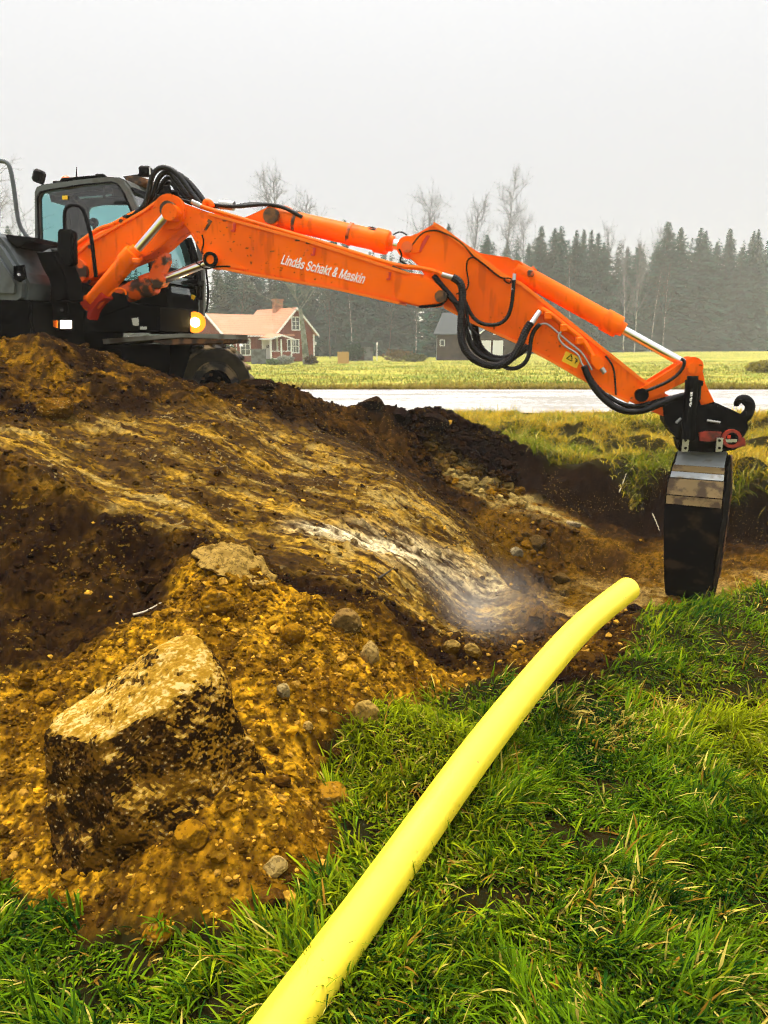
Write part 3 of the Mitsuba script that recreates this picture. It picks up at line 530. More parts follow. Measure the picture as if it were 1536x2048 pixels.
ex('pipe_elbow', cat(px_line([(410, 412), (412, 404), (420, 406), (424, 414)], .04, .03, sides=12)), 'm_orange')
ex('hydraulic_pipe', px_line([(402, 413), (430, 422), (480, 437), (592, 470), (700, 503), (800, 532), (830, 535), (862, 541), (884, 549)], -.005, .022, 60, sides=12), 'm_orange')
ex('hydraulic_pipe', px_line([(430, 428), (592, 476), (660, 497), (740, 522), (800, 541)], .12, .018, 40, sides=10), 'm_orange_lit')
ex('hydraulic_pipe', px_line([(146, 494), (170, 478), (200, 458), (224, 450), (250, 436), (275, 424)], .03, .024, 40, sides=12), 'm_orange')
ex('hydraulic_pipe', px_line([(150, 502), (176, 482), (206, 465), (240, 448), (270, 432)], .12, .020, 40, sides=12), 'm_orange_lit')
ex('hose_fitting', rod(bp(884, 549, -.03), bp(908, 556, -.03), .025, 12), 'm_steel')
ribbed([(906, 555), (920, 566), (925, 590), (923, 630), (922, 665), (926, 690), (940, 712), (965, 727), (995, 731), (1020, 719), (1040, 690), (1050, 665), (1062, 645)], -.13, .034)
hose([(868, 551), (884, 572), (900, 590), (920, 622), (935, 670), (950, 700), (975, 716), (1010, 720), (1042, 705), (1055, 690)], .02, .026, n=70)
ribbed([(949, 642), (951, 670), (960, 695), (985, 716), (1020, 715), (1045, 700), (1058, 690)], .17, .036)
hose([(1000, 728), (1020, 737), (1045, 730), (1058, 708), (1062, 680), (1068, 662), (1080, 648)], -.10, .020, n=50)
hose([(898, 590), (906, 602), (930, 612), (936, 645), (958, 672)], -.03, .016, n=40)
hose([(925, 590), (934, 612), (952, 640), (985, 650), (1010, 640), (1022, 615), (1026, 585), (1028, 560)], -.03, .017, n=60)
ex('hose_fitting', rod(bp(1026, 580, -.03), bp(1029, 548, -.0), .018, 10), 'm_steel')
ex('hose_fitting', rod(bp(1062, 648, -.13), bp(1078, 624, -.02), .026, 12), 'm_steel')
for a in ([(822, 494), (832, 480), (846, 466), (868, 461), (888, 466), (920, 484), (947, 514)], [(786, 470), (800, 464), (814, 470)], [(947, 514), (936, 520), (934, 545), (937, 568), (930, 582), (912, 588)], [(947, 514), (975, 535), (1006, 556), (1022, 558), (1020, 566), (1010, 562), (1008, 556)]):
    ex('cable', px_line(a, SO0 - .02, .006, 40), 'm_black', EX, True)
for a in ([(798, 498), (803, 512), (800, 520), (812, 528)], [(404, 470), (407, 488), (404, 505), (418, 512)], [(414, 518), (400, 530), (412, 537), (430, 534), (460, 533)], [(396, 516), (392, 524), (400, 530)]): ex('cable', px_line(a, -.05, .007, 30), 'm_black', EX, True)
ex('grease_line', px_line([(838, 614), (866, 612), (886, 606), (896, 590)], -.02, .012, 20), 'm_black')
ex('hydraulic_pipe', px_line([(1082, 618), (1100, 628), (1130, 652), (1162, 678), (1178, 700), (1190, 720)], SO0 - .04, .026, 40, sides=12), 'm_orange')
for u, v in ((1095, 632), (1126, 656), (1158, 682)): ex('pipe_clip', box(0, 0, 0, .07, .09, .07, .01).apply_transform(trimesh.transformations.translation_matrix(bp(u, v, SO0 - .03))), 'm_orange')
ex('steel_line', px_line([(1068, 664), (1076, 652), (1090, 647), (1100, 652), (1112, 662), (1140, 686), (1160, 702), (1172, 718), (1184, 740)], SO0 - .05, .010, 50), 'm_steel')
ex('steel_line', px_line([(1124, 662), (1117, 672), (1122, 684), (1136, 696), (1156, 710), (1162, 724), (1168, 734)], SO0 - .06, .010, 40), 'm_steel')
hose([(1168, 732), (1178, 756), (1192, 780), (1220, 808), (1250, 822), (1285, 821), (1320, 808), (1356, 794), (1392, 788)], -.02, .030, n=70)
hose([(1172, 740), (1190, 768), (1212, 790), (1240, 806), (1272, 812), (1300, 806)], .0, .018, n=50)
hose([(1216, 790), (1246, 810), (1280, 812), (1320, 800), (1360, 792)], .05, .018, n=40)
hose([(1292, 782), (1330, 766), (1352, 752), (1366, 735), (1368, 722), (1362, 718)], SO0 - .09, .014, n=40)
hose([(1211, 712), (1225, 732), (1230, 760), (1232, 790)], SO0 - .02, .008, n=30, name='cable')
mat('m_rotor', grime((.34, .022, .008), (.06, .012, .006), 9.0, .35, .65), .5)
# ---- tiltrotator
tr = ex('tiltrotator', cat(plate([(1326, 808), (1343, 799), (1372, 806), (1400, 812), (1437, 808), (1471, 823), (1495, 834), (1497, 858), (1489, 874), (1440, 882), (1362, 882), (1345, 868), (1330, 846)], .0, .36, .02, at=.0, rnd=.02),
     plate([(1345, 800), (1385, 790), (1420, 800), (1470, 822), (1400, 830), (1350, 820)], .08, .28, .02, at=.05)), 'm_black')
tcyl = ex('tilt_cylinder', cat(rod(bp(1384, 760, -.10), bp(1376, 878, -.10), .058, 22), disc_ring(bp(1385, 757, -.10), UP, 0, .048, .04), rod(bp(1396, 768, -.08), bp(1394, 800, -.08), .03, 12)), 'm_black', tr)
ex('cylinder_bracket', plate([(1388, 757), (1405, 762), (1404, 772), (1392, 772)], -.10, .1, .006, at=-.05), 'm_black', tr)
def glyphs(off):
    segs = []
    for k, v in enumerate(range(786, 816, 5)):
        u = 1383 - (v - 786) * .1; s = 2.2
        a = [[(-s, -1.5), (0, 1.5)], [(0, 1.5), (s, -1.5)]] if k == 0 else [[(-s, -1), (s, -1)], [(0, -1), (0, 2)]] if k % 2 else [[(-s, 1), (s, 1)], [(s, 1), (0, -1.5)]]
        for p, q_ in a: segs.append(rod(bp(u + p[0], v + p[1], off), bp(u + q_[0], v + q_[1], off), .005, 5))
    return cat(*segs)
ex('cylinder_marking', glyphs(-.160), 'm_white', tcyl)
hk = [(1474, 818), (1480, 826), (1490, 824), (1497, 815), (1497, 806), (1490, 800), (1482, 799), (1474, 804), (1471, 812), (1473, 815)]
ex('lifting_hook', cat(tube(spline([bp(*p, .15) for p in [(1481, 840), (1492, 832), (1499, 820), (1499, 808), (1491, 800), (1481, 799), (1474, 806), (1473, 812)]], 40), [.05] * 10 + [.046] * 15 + list(np.linspace(.046, .022, 15)), 12)), 'm_black', tr)
ex('rotor_ring', plate([(1398, 866), (1412, 862), (1444, 864), (1442, 881), (1420, 884), (1400, 882)], -.03, .3, .012, at=-.03), 'm_rotor', tr)
fl_ = ex('round_cover', cat(disc_ring(bp(1463, 877, -.05), ND, .055, .083, .05)), 'm_rotor', tr)
ex('cover_disc', disc_ring(bp(1463, 877, -.045), ND, 0, .06, .04), 'm_matte', fl_)
ex('cover_emblem', cat(plate([(1455, 870), (1462, 870), (1461, 877), (1454, 877)], -.072, -.064, 0, at=-.07)), 'm_red', fl_)
ex('cover_band', cat(plate([(1451, 879), (1474, 878), (1474, 884), (1451, 885)], -.072, -.064, 0, at=-.07)), 'm_steel', fl_)
ex('side_foot', plate([(1470, 878), (1490, 876), (1492, 892), (1464, 898)], .0, .2, .008, at=.0), 'm_rotor', tr)
ex('coupler', plate([(1354, 880), (1440, 878), (1492, 890), (1470, 900), (1442, 905), (1360, 903)], .05, .33, .015, at=.05), 'm_black', tr)
for u0 in (1372, 1440):
    lug = ex('lug_plate', plate([(u0 - 6, 876), (u0 + 7, 876), (u0 + 4, 903), (u0 - 9, 904)], -.085, -.055, .004, at=-.08), 'm_steel', tr)
    for v in (881, 896): ex('bolt', disc_ring(bp(u0 - 1, v, -.09), ND, 0, .012, .02, 6), 'm_black', lug)
for a, b in (((1352, 846), (1362, 836)), ((1414, 841), (1440, 845)), ((1372, 866), (1386, 868))): ex('fitting', rod(bp(*a, -.03), bp(*b, -.03), .012, 8), 'm_steel', tr)
# ---- bucket: turned so that its back shows
BC = P(1388, 1000, 7.05); th = math.radians(29)
BX = np.array([math.cos(th), -math.sin(th), 0]); BN = np.array([math.sin(th), math.cos(th), 0])     # width axis, axis pointing away from its back
zb = lambda v, Y=6.95: P(1388, v, Y)[2]
prof = [(.34, zb(918)), (.16, zb(946)), (.115, zb(957)), (.07, zb(968)), (.035, zb(986)), (.012, zb(999)), (.0, zb(1016)), (.0, zb(1060)), (.03, zb(1120)), (.09, zb(1180)), (.20, zb(1212)), (.34, zb(1222))]
def taper(m):
    v = np.array(m.vertices); w = (v - BC * [1, 1, 0]) @ BX; k = 1 - .15 * ss(zb(1000), zb(1215), v[:, 2]) - .06 * ss(zb(985), zb(925), v[:, 2]); v = v + np.outer(w * (k - 1), BX)
    return trimesh.Trimesh(v, m.faces, process=False)
def sweep(profile, w0, w1, t=.022, o=0.0, m=None):
    p = np.array(profile); d = np.gradient(p, axis=0); nrm = np.stack([-d[:, 1], d[:, 0]], 1); nrm /= np.linalg.norm(nrm, axis=1, keepdims=True)
    if nrm[len(p) // 2, 0] > 0: nrm = -nrm                         # outward = towards the back
    out, inn = p + nrm * (o + t), p + nrm * o; loop = np.vstack([out, inn[::-1]]); n = len(loop)
    v = np.vstack([BC * [1, 1, 0] + np.outer(loop[:, 0], BN) + np.outer(loop[:, 1], UP) + BX * w for w in (w0, w1)])
    f = [[i, (i + 1) % n, n + (i + 1) % n, n + i] for i in range(n)]
    k = len(p)
    for i in range(k - 1):
        a, b, c, d2 = i, i + 1, n - 2 - i, n - 1 - i
        f += [[a, d2, c, b], [n + a, n + b, n + c, n + d2]]
    return taper(trimesh.Trimesh(v, np.vstack([np.array(f)[:, [0, 1, 2]], np.array(f)[:, [0, 2, 3]]]), process=False))
hw = .235
mat('m_bucket', grime((.33, .36, .37), (.16, .10, .03), 9.0, .52, .74), .5, .35)
mat('m_bucket_mud', grime((.24, .16, .06), (.07, .04, .015), 11.0, .42, .66), .7)
mat('m_bucket_dark', grime((.004, .0035, .003), (.035, .02, .006), 7.0, .54, .76), .8, specular=.05)
mat('m_bucket_clean', grime((.40, .43, .44), (.22, .16, .07), 8.0, .55, .8), .45, .3)
bk = ex('bucket', sweep(prof, -hw, hw), 'm_bucket_dark')
dense = lambda i0, i1, n=5: [tuple(np.array(prof[i]) * (1 - t) + np.array(prof[i + 1]) * t) for i in range(i0, i1) for t in np.linspace(0, 1, n, endpoint=False)] + [prof[i1]]
for (i0, i1, o, m_, w) in ((0, 1, .024, 'm_bucket_clean', -.008), (1, 2, .030, 'm_bucket_mud', 0), (2, 3, .022, 'm_bucket_clean', 0), (3, 5, .030, 'm_bucket_mud', .004), (5, 6, .022, 'm_bucket_mud', .004), (6, 7, .012, 'm_bucket_dark', .008)):
    q_ = dense(i0, i1)
    q_ = [tuple(np.array(q_[0]) * .97 + np.array(q_[1]) * .03)] + q_[1:]
    ex('wear_plate', sweep(q_, -hw - w, hw + w, .014, o), m_, bk)
sidep = sg.Polygon(prof + [(.62, zb(1190)), (.66, zb(1130)), (.60, zb(1000)), (.46, zb(925))])
FB = (BC * [1, 1, 0], BN, BX)
for w in (-hw - .02, hw): ex('side_plate', taper(trimesh.Trimesh(*(lambda t: (t.vertices, t.faces))(extr(sidep, w, w + .02, FB, .003).subdivide_to_size(.08)))), 'm_bucket_dark', bk)
rim = [(.46, zb(925)), (.60, zb(1000)), (.66, zb(1130)), (.62, zb(1190))]
for w in (-hw - .03, hw - .012): ex('side_cutter', taper(extr(sg.LineString(rim).buffer(.035, cap_style=2), w, w + .042, FB, .004)), 'm_rusty', bk)
for w in (-.11, .09): ex('mounting_ear', extr(sg.Polygon([(.30, zb(912)), (.36, zb(868)), (.50, zb(862)), (.56, zb(905))]), w, w + .04, FB, .006), 'm_rusty', bk)
for k in range(4):
    x_ = -hw + .06 + k * .117
    a = BC * [1, 1, 0] + BX * x_ + BN * .32 + UP * zb(1222); ex('tooth', trimesh.convex.convex_hull(np.array([a + BX * dx * (.035 if q else .02) + UP * dz * (.025 if q else .006) + BN * (0 if q else .2) for dx in (-1, 1) for dz in (-1, 1) for q in (0, 1)])), 'm_steel', bk)
# ---- cab (stands on the far side of the boom)
CO0, CO1 = .52, 1.50
outer = [(70, 640), (69, 480), (68, 384), (72, 374), (82, 369), (150, 360), (206, 354), (232, 355), (246, 362), (258, 378), (276, 418), (296, 470), (310, 520), (318, 580), (318, 640)]
inner = [(80, 486), (77, 396), (82, 386), (96, 382), (160, 372), (222, 366), (234, 370), (246, 388), (264, 428), (284, 478), (296, 520), (302, 560), (90, 566), (82, 560)]
def ring_px(o, i, o0, o1, bev=.012, at=CO0):
    a = sg.Polygon([sz(u, v, at) for u, v in o]).buffer(-.02).buffer(.02, quad_segs=5); b = sg.Polygon([sz(u, v, at) for u, v in i]).buffer(-.03).buffer(.03, quad_segs=5)
    return extr(a.difference(b), o0, o1, FR, bev)
cab = EX + '__cab'
used[cab] = 0
scene[cab] = mikit.ply(ring_px(outer, inner, CO0, CO0 + .07), 'm_cabgrey', 30)
def cb(name, mesh, m, smooth=30): return obj(name, mesh, m, cab, smooth)
cb('side_frame', ring_px(outer, inner, CO1 - .07, CO1), 'm_cabgrey')
gasket = [(77, 492), (74, 394), (80, 383), (96, 379), (160, 369), (223, 363), (236, 367), (249, 386), (267, 427), (287, 478), (299, 520), (305, 562), (88, 570), (79, 562)]
cb('window_seal', ring_px(gasket, inner, CO0 - .012, CO0 + .004, .003), 'm_black')
side_glass = sg.Polygon([sz(u, v, CO0) for u, v in inner]).buffer(.01)
def sheet(pg, off):
    v, f = trimesh.creation.triangulate_polygon(pg, engine='earcut'); return trimesh.Trimesh(B0 + np.outer(v[:, 0], HD) + np.outer(v[:, 1], UP) + ND * off, f, process=False)
cb('side_window', sheet(side_glass, CO0 + .03), 'm_glass', False); cb('side_window', sheet(side_glass, CO1 - .03), 'm_glass', False)
def strip(pts, o0, o1, at=CO0):
    a = np.array([sz(u, v, at) for u, v in pts]); n = len(a)
    v = np.vstack([B0 + np.outer(a[:, 0], HD) + np.outer(a[:, 1], UP) + ND * o for o in (o0, o1)]); i = np.arange(n - 1)
    return trimesh.Trimesh(v, np.vstack([np.stack([i, i + 1, i + 1 + n], 1), np.stack([i, i + 1 + n, i + n], 1)]), process=False)
def thick(pts, o0, o1, t=.03, at=CO0):
    pg = sg.LineString([sz(u, v, at) for u, v in pts]).buffer(t / 2, cap_style=2, join_style=1); return extr(pg, o0, o1, FR, .006)
cb('roof', thick([(72, 377), (82, 371), (150, 362), (206, 356), (232, 357), (246, 364), (256, 376)], CO0 + .05, CO1 - .05, .045), 'm_cabgrey')
cb('roof_hatch', plate([(118, 362), (186, 355), (188, 350), (122, 356)], CO0 + .25, CO1 - .25, .01, at=CO0 + .25), 'm_black')
cb('windscreen', strip([(258, 380), (276, 420), (296, 472), (310, 522), (318, 582)], CO0 + .06, CO1 - .06), 'm_glass', False)
cb('windscreen_bar', thick([(256, 374), (260, 384)], CO0 + .05, CO1 - .05, .05), 'm_black')
cb('windscreen_bar', thick([(312, 530), (314, 545)], CO0 + .05, CO1 - .05, .05), 'm_black')
cb('lower_panel', plate([(70, 562), (316, 562), (318, 655), (70, 655)], CO0 + .002, CO1 - .002, .01, at=CO0), 'm_matte')
cb('rear_panel', plate([(70, 480), (80, 480), (80, 570), (70, 570)], CO0 + .07, CO1 - .07, .005, at=CO0), 'm_matte')
cb('rear_window', strip([(72, 384), (72, 482)], CO0 + .06, CO1 - .06), 'm_glass', False)
# far front pillar and door edge, seen through the screen
cb('front_pillar', cat(tube([bp(376, 478, CO1 - .04), bp(386, 505, CO1 - .04), bp(394, 545, CO1 - .04), bp(398, 600, CO1 - .04)], .045, 10)), 'm_black')
cb('door_edge', cat(plate([(388, 470), (398, 474), (405, 520), (408, 570), (406, 632), (398, 632), (400, 560), (396, 520)], CO1 - .03, CO1 + .03, .006, at=CO1 - .03)), 'm_cabgrey')
cb('floor_front', plate([(316, 600), (398, 600), (398, 640), (316, 640)], CO0 + .1, CO1 + .0, .01, at=CO1), 'm_matte')
cb('screen_sill', plate([(318, 556), (396, 560), (396, 570), (318, 566)], CO1 - .2, CO1 - .02, .006, at=CO1 - .2), 'm_black')
cb('lower_screen', sheet(sg.Polygon([sz(u, v, CO0 + .3) for u, v in ((318, 470), (352, 470), (370, 520), (376, 612), (318, 618))]), CO0 + .30), 'm_clear', False)
seat = cb('seat', cat(box(0, 0, 0, .5, .5, .14, .05).apply_transform(trimesh.transformations.translation_matrix(bp(190, 505, 1.0))), box(0, 0, 0, .14, .48, .7, .06).apply_transform(trimesh.transformations.translation_matrix(bp(158, 462, 1.0))), box(0, 0, 0, .10, .28, .2, .05).apply_transform(trimesh.transformations.translation_matrix(bp(156, 410, 1.0)))), 'm_matte')
cb('steering_column', cat(rod(bp(262, 540, 1.0), bp(240, 480, 1.0), .04), disc_ring(bp(238, 476, 1.0), HD * .35 + UP * .9, .15, .18, .03)), 'm_black')
cb('console', box(0, 0, 0, .5, .16, .2, .04).apply_transform(trimesh.transformations.translation_matrix(bp(205, 492, .68))), 'm_black')
cb('joystick', cat(rod(bp(190, 470, .7), bp(188, 446, .7), .02), trimesh.creation.icosphere(2, .05).apply_transform(trimesh.transformations.translation_matrix(bp(188, 445, .7)))), 'm_black')
cb('hi_vis_tag', plate([(124, 391), (135, 391), (135, 399), (124, 399)], CO0 + .015, CO0 + .02, 0, at=CO0 + .015), 'm_yellow')
cb('sun_blind', cat(box(0, 0, 0, .02, .7, .16, .005).apply_transform(trimesh.transformations.translation_matrix(bp(228, 378, 1.0)))), 'm_matte')
cb('head_lining', plate([(84, 376), (150, 368), (206, 362), (236, 366), (258, 395), (240, 392), (150, 392), (110, 398), (90, 400)], CO0 + .4, CO1 - .08, .01, at=CO0 + .3), 'm_matte')
cb('window_handle', cat(tube([bp(160, 396, CO0 + .06), bp(205, 393, CO0 + .06)], .012, 8), tube([bp(212, 392, CO0 + .06), bp(224, 390, CO0 + .06)], .012, 8)), 'm_steel')
# white and yellow things lying behind the lower windscreen
cb('rolled_drawing', rod(bp(328, 586, 1.1), bp(338, 600, 1.1), .045, 14), 'm_white'); cb('yellow_canister', rod(bp(386, 590, 1.35), bp(378, 606, 1.35), .035, 14), 'm_yellow')
# lamps, beacon, aerial on the roof
wl = ex('work_lamp', cat(box(0, 0, 0, .11, .13, .14, .025).apply_transform(trimesh.transformations.rotation_matrix(.35, [0, 1, 0])).apply_transform(trimesh.transformations.translation_matrix(bp(78, 353, .7)))), 'm_black')
ex('lamp_stalk', rod(bp(84, 362, .7), bp(86, 372, .7), .014, 8), 'm_black', wl)
wl2 = ex('work_lamp', box(0, 0, 0, .13, .14, .10, .02).apply_transform(trimesh.transformations.translation_matrix(bp(292, 343, .95))), 'm_black')
ex('lamp_glass', box(0, 0, 0, .012, .11, .08, .004).apply_transform(trimesh.transformations.translation_matrix(bp(302, 344, .95))), 'm_sticker', wl2)
ex('lamp_stalk', tube([bp(288, 350, .95), bp(276, 352, .9), bp(250, 356, .85)], .018, 8), 'm_black', wl2)
ex('lamp_cable', px_line([(276, 352), (284, 338), (290, 334)], .9, .005, 16), 'm_black', wl2)
bq = bp(133, 366, 1.0); ex('beacon', trimesh.creation.capsule(.05, .055, count=[14, 14]).apply_transform(trimesh.transformations.translation_matrix(bq)), 'm_amber')
ex('aerial', tube([bp(153, 362, 1.2), bp(153, 334, 1.2)], [.008, .004], 6), 'm_black')
ex('roof_bracket', box(0, 0, 0, .10, .1, .04, .01).apply_transform(trimesh.transformations.translation_matrix(bp(202, 353, .8))), 'm_black')
ex('roof_bracket', box(0, 0, 0, .10, .1, .03, .01).apply_transform(trimesh.transformations.translation_matrix(bp(117, 366, .8))), 'm_black')
ex('wiper_motor', cat(plate([(244, 352), (270, 350), (290, 356), (296, 366), (270, 372), (256, 366)], CO0 + .3, CO0 + .6, .02, at=CO0 + .3)), 'm_rusty')
# ---- right-hand tank and step housing
TO0, TO1 = -.95, -.06
tank = ex('tank_housing', plate([(-260, 480), (-60, 472), (0, 470), (34, 473), (50, 483), (66, 502), (82, 528), (98, 552), (107, 572), (104, 604), (92, 612), (-260, 600)], TO0, TO1, .09, at=-.5, rnd=.04), 'm_hood')
ex('lock_plate', plate([(28, 532), (48, 530), (52, 556), (40, 564), (28, 558)], TO0 - .012, TO0 + .02, .006, at=TO0), 'm_matte', tank)
ex('lock', disc_ring(bp(39, 549, TO0 - .02), ND, 0, .012, .03, 12), 'm_chrome', tank)
ex('filler_cap', cat(plate([(36, 474), (92, 480), (94, 490), (76, 492), (60, 500), (44, 488)], -.8, -.4, .015, at=-.6)), 'm_black', tank)
ex('counterweight', plate([(-420, 470), (-240, 474), (-240, 660), (-420, 640)], TO0, 1.6, .08, at=-.5), 'm_hood')
ex('engine_hood', plate([(-260, 492), (66, 492), (66, 640), (-260, 640)], -.02, 1.5, .04, at=.5), 'm_matte')
ex('side_skirt', plate([(-260, 597), (94, 603), (104, 606), (108, 690), (-260, 690)], TO0 + .03, TO1, .02, at=-.6), 'm_matte')
ex('step_box', cat(plate([(78, 506), (112, 504), (120, 520), (138, 560), (142, 600), (112, 604), (104, 560), (90, 535)], -.75, -.48, .015, at=-.7), plate([(100, 560), (128, 560), (136, 580), (138, 660), (100, 660)], -.60, -.42, .015, at=-.6)), 'm_matte')
ex('grab_rail', px_line([(-20, 325), (0, 322), (14, 326), (21, 340), (30, 395), (38, 446), (46, 462), (58, 478)], -.55, .020, 50), 'm_hood')
ex('grab_rail', px_line([(130, 462), (129, 430), (133, 416), (142, 411), (156, 411), (164, 417), (170, 430), (181, 469), (187, 510), (192, 554)], -.45, .018, 60), 'm_black')
mr = ex('mirror', plate([(113, 462), (117, 457), (139, 458), (145, 463), (146, 526), (141, 532), (116, 530), (112, 524)], -.66, -.56, .025, at=-.66, rnd=.01), 'm_black')
ex('mirror_arm', px_line([(128, 528), (130, 560), (134, 600)], -.6, .02, 14), 'm_black', mr)
ex('mirror_rail', px_line([(395, 468), (404, 490), (412, 540), (416, 580), (414, 615), (408, 626), (396, 628)], CO1 + .12, .013, 40), 'm_black')
# ---- superstructure front, deck, swing ring
ex('upper_frame', cat(plate([(96, 600), (150, 566), (168, 572), (200, 590), (240, 602), (318, 614), (318, 662), (96, 664)], .0, .9, .02, at=.0), plate([(200, 600), (366, 610), (372, 664), (200, 664)], .95, 1.5, .02, at=1.2), plate([(140, 520), (200, 556), (330, 568), (340, 650), (140, 650)], .36, .50, .01, at=.36)), 'm_matte')
ex('boom_bracket', plate([(110, 556), (150, 560), (200, 578), (250, 590), (258, 612), (180, 640), (120, 640)], -.02, .0, .002, at=-.02), 'm_matte')
for (u, v) in ((142, 588), (144, 597), (124, 620)): ex('bolt', disc_ring(bp(u, v, -.62), ND, 0, .012, .02, 8), 'm_chrome')
hl = ex('headlight', plate([(112, 640), (144, 640), (146, 660), (112, 660)], -.64, -.5, .01, at=-.64), 'm_black')
mat('m_lens', (.9, .88, .8), .2); 
scene['m_lamp_off'] = {'type': 'diffuse', 'reflectance': {'type': 'rgb', 'value': [.8, .8, .75]}}
lens = plate([(121, 641), (141, 641), (142, 656), (121, 657)], -.665, -.642, .003, at=-.66)
k_ = ex('headlight_lens', lens, 'm_lamp_off', hl); scene[k_]['emitter'] = {'type': 'area', 'radiance': {'type': 'rgb', 'value': [1.6, 1.35, .9]}}
ex('indicator', plate([(106, 641), (114, 641), (114, 656), (107, 654)], -.665, -.64, .004, at=-.66), 'm_amber', hl)
ex('hatch_latch', plate([(263, 637), (275, 635), (276, 651), (266, 651)], -.36, -.34, .002, at=-.36), 'm_steel'); ex('hatch_latch', plate([(280, 653), (292, 653), (292, 659), (280, 659)], -.36, -.34, .002, at=-.36), 'm_steel')
# left headlight, lit
h2 = ex('headlight', cat(disc_ring(bp(388, 646, .80), HD * .55 - ND * .85, 0, .085, .09)), 'm_black')
ax2 = (HD * .45 - ND * .9); ax2 /= np.linalg.norm(ax2)
k_ = ex('headlight_lens', disc_ring(bp(390, 645, .80) + ax2 * .055, ax2, 0, .052, .012), 'm_lamp_off', h2); scene[k_]['emitter'] = {'type': 'area', 'radiance': {'type': 'rgb', 'value': [9, 6.3, 2.2]}}
labels[k_] = {'label': 'headlight lens shining warm white'}
k_ = ex('indicator_ring', disc_ring(bp(390, 645, .80) + ax2 * .05, ax2, .053, .115, .012), 'm_amber', h2); scene[k_]['emitter'] = {'type': 'area', 'radiance': {'type': 'rgb', 'value': [.34, .050, .0005]}}  # added emissive ring imitating the glow round the lens, not an indicator
labels[k_] = {'label': 'added amber ring standing in for the glow round the headlight'}
ex('lamp_bracket', plate([(300, 618), (376, 622), (380, 668), (300, 668)], .84, .95, .01, at=.84), 'm_matte')
# ---- undercarriage, turned on the swing ring
SC = W(-.85, .55, 0); SC[2] = 0; ua = math.radians(38)
UH, UN = np.array([math.cos(ua), math.sin(ua), 0]), np.array([-math.sin(ua), math.cos(ua), 0])
wheel_c = P(422, 774, 9.1); SC = wheel_c * [1, 1, 0] - UH * 1.25 + UN * 1.02; ZG = wheel_c[2] - .48
def ub(a, b, z, sx, sy, szz, bev=.02):
    m = box(0, 0, 0, sx, sy, szz, bev); R = np.eye(4); R[:3, 0], R[:3, 1], R[:3, 3] = UH, UN, SC + UH * a + UN * b + UP * (ZG + z); return m.apply_transform(R)
uc = ex('undercarriage', cat(ub(0, 0, .80, 3.0, .9, .34), ub(1.25, 0, .52, .3, 1.9, .26), ub(-1.25, 0, .52, .3, 1.9, .26), ub(0, -.75, .70, 1.1, .5, .42), ub(0, .75, .70, 1.1, .5, .42)), 'm_matte')
ex('swing_ring', disc_ring(SC + UP * (ZG + 1.03), UP, 0, .6, .16, 40), 'm_matte', uc)
mat('m_deck', grime((.16, .16, .13), (.05, .035, .02), 4.0, .4, .65), .6)
ex('fender', cat(plate([(204, 678), (300, 671), (362, 667), (440, 668), (440, 678), (362, 675), (300, 680), (206, 688)], .0, .75, .008, at=.0)), 'm_deck', uc)
ex('fender_edge', cat(plate([(300, 682), (362, 676), (446, 678), (442, 686), (400, 688), (330, 690)], .02, .7, .008, at=.0)), 'm_rusty', uc)
ex('tool_box', cat(plate([(206, 690), (340, 689), (342, 720), (330, 800), (206, 800)], .2, .7, .01, at=.2)), 'm_matte', uc)
def wheel(c, face):
    prof_ = [(.20, -.125), (.30, -.13), (.40, -.145), (.445, -.14), (.472, -.10), (.478, 0), (.472, .10), (.445, .14), (.40, .145), (.30, .13), (.20, .125)]
    t = trimesh.creation.revolve(np.array(prof_), sections=64); R = trimesh.geometry.align_vectors([0, 0, 1], face)
    w = ex('wheel', t.apply_transform(R).apply_translation(c), 'm_tyre')
    for sd in (-1, 1):
        sw = trimesh.creation.revolve(np.array([(.30, sd * .131), (.30, sd * .139), (.34, sd * .146), (.40, sd * .153), (.43, sd * .150), (.43, sd * .139)]), sections=64); ex('sidewall', sw.apply_transform(R).apply_translation(c), 'm_sidewall', w)
    lug = []
    for k in range(22):
        for sd in (-1, 1):
            b_ = box(.482, 0, sd * .075, .045, .055, .135, .008); b_.apply_transform(trimesh.transformations.rotation_matrix(sd * .45, [1, 0, 0], [.48, 0, sd * .075])); b_.apply_transform(trimesh.transformations.rotation_matrix(2 * math.pi * (k + .25 * sd) / 22, [0, 0, 1])); lug.append(b_)
    ex('tread_block', cat(*lug).apply_transform(R).apply_translation(c), 'm_tyre', w, False); labels[EX + '__wheel' + w[len(EX + '__wheel'):] + '__tread_block'] = {'label': 'rubber tread lugs of the tyre', 'kind': 'stuff'}
    rm = trimesh.creation.revolve(np.array([(0, .02), (.1, .02), (.12, -.0), (.20, -.02), (.24, .09), (.275, .13), (.29, .12), (.25, .0), (.2, -.1), (0, -.1)]), sections=48)
    ex('rim', rm.apply_transform(R).apply_translation(c), 'm_matte', w)
    for k in range(8):
        ex('wheel_nut', disc_ring(c + R[:3, :3] @ np.array([.14 * math.cos(k * .785), .14 * math.sin(k * .785), .01]), face, 0, .016, .04, 6), 'm_rusty', w)
for a, b, f in ((1.25, -1.02, -UN), (-1.25, -1.02, -UN), (1.25, 1.02, UN), (-1.25, 1.02, UN)): wheel(SC + UH * a + UN * b + UP * (ZG + .48), f)
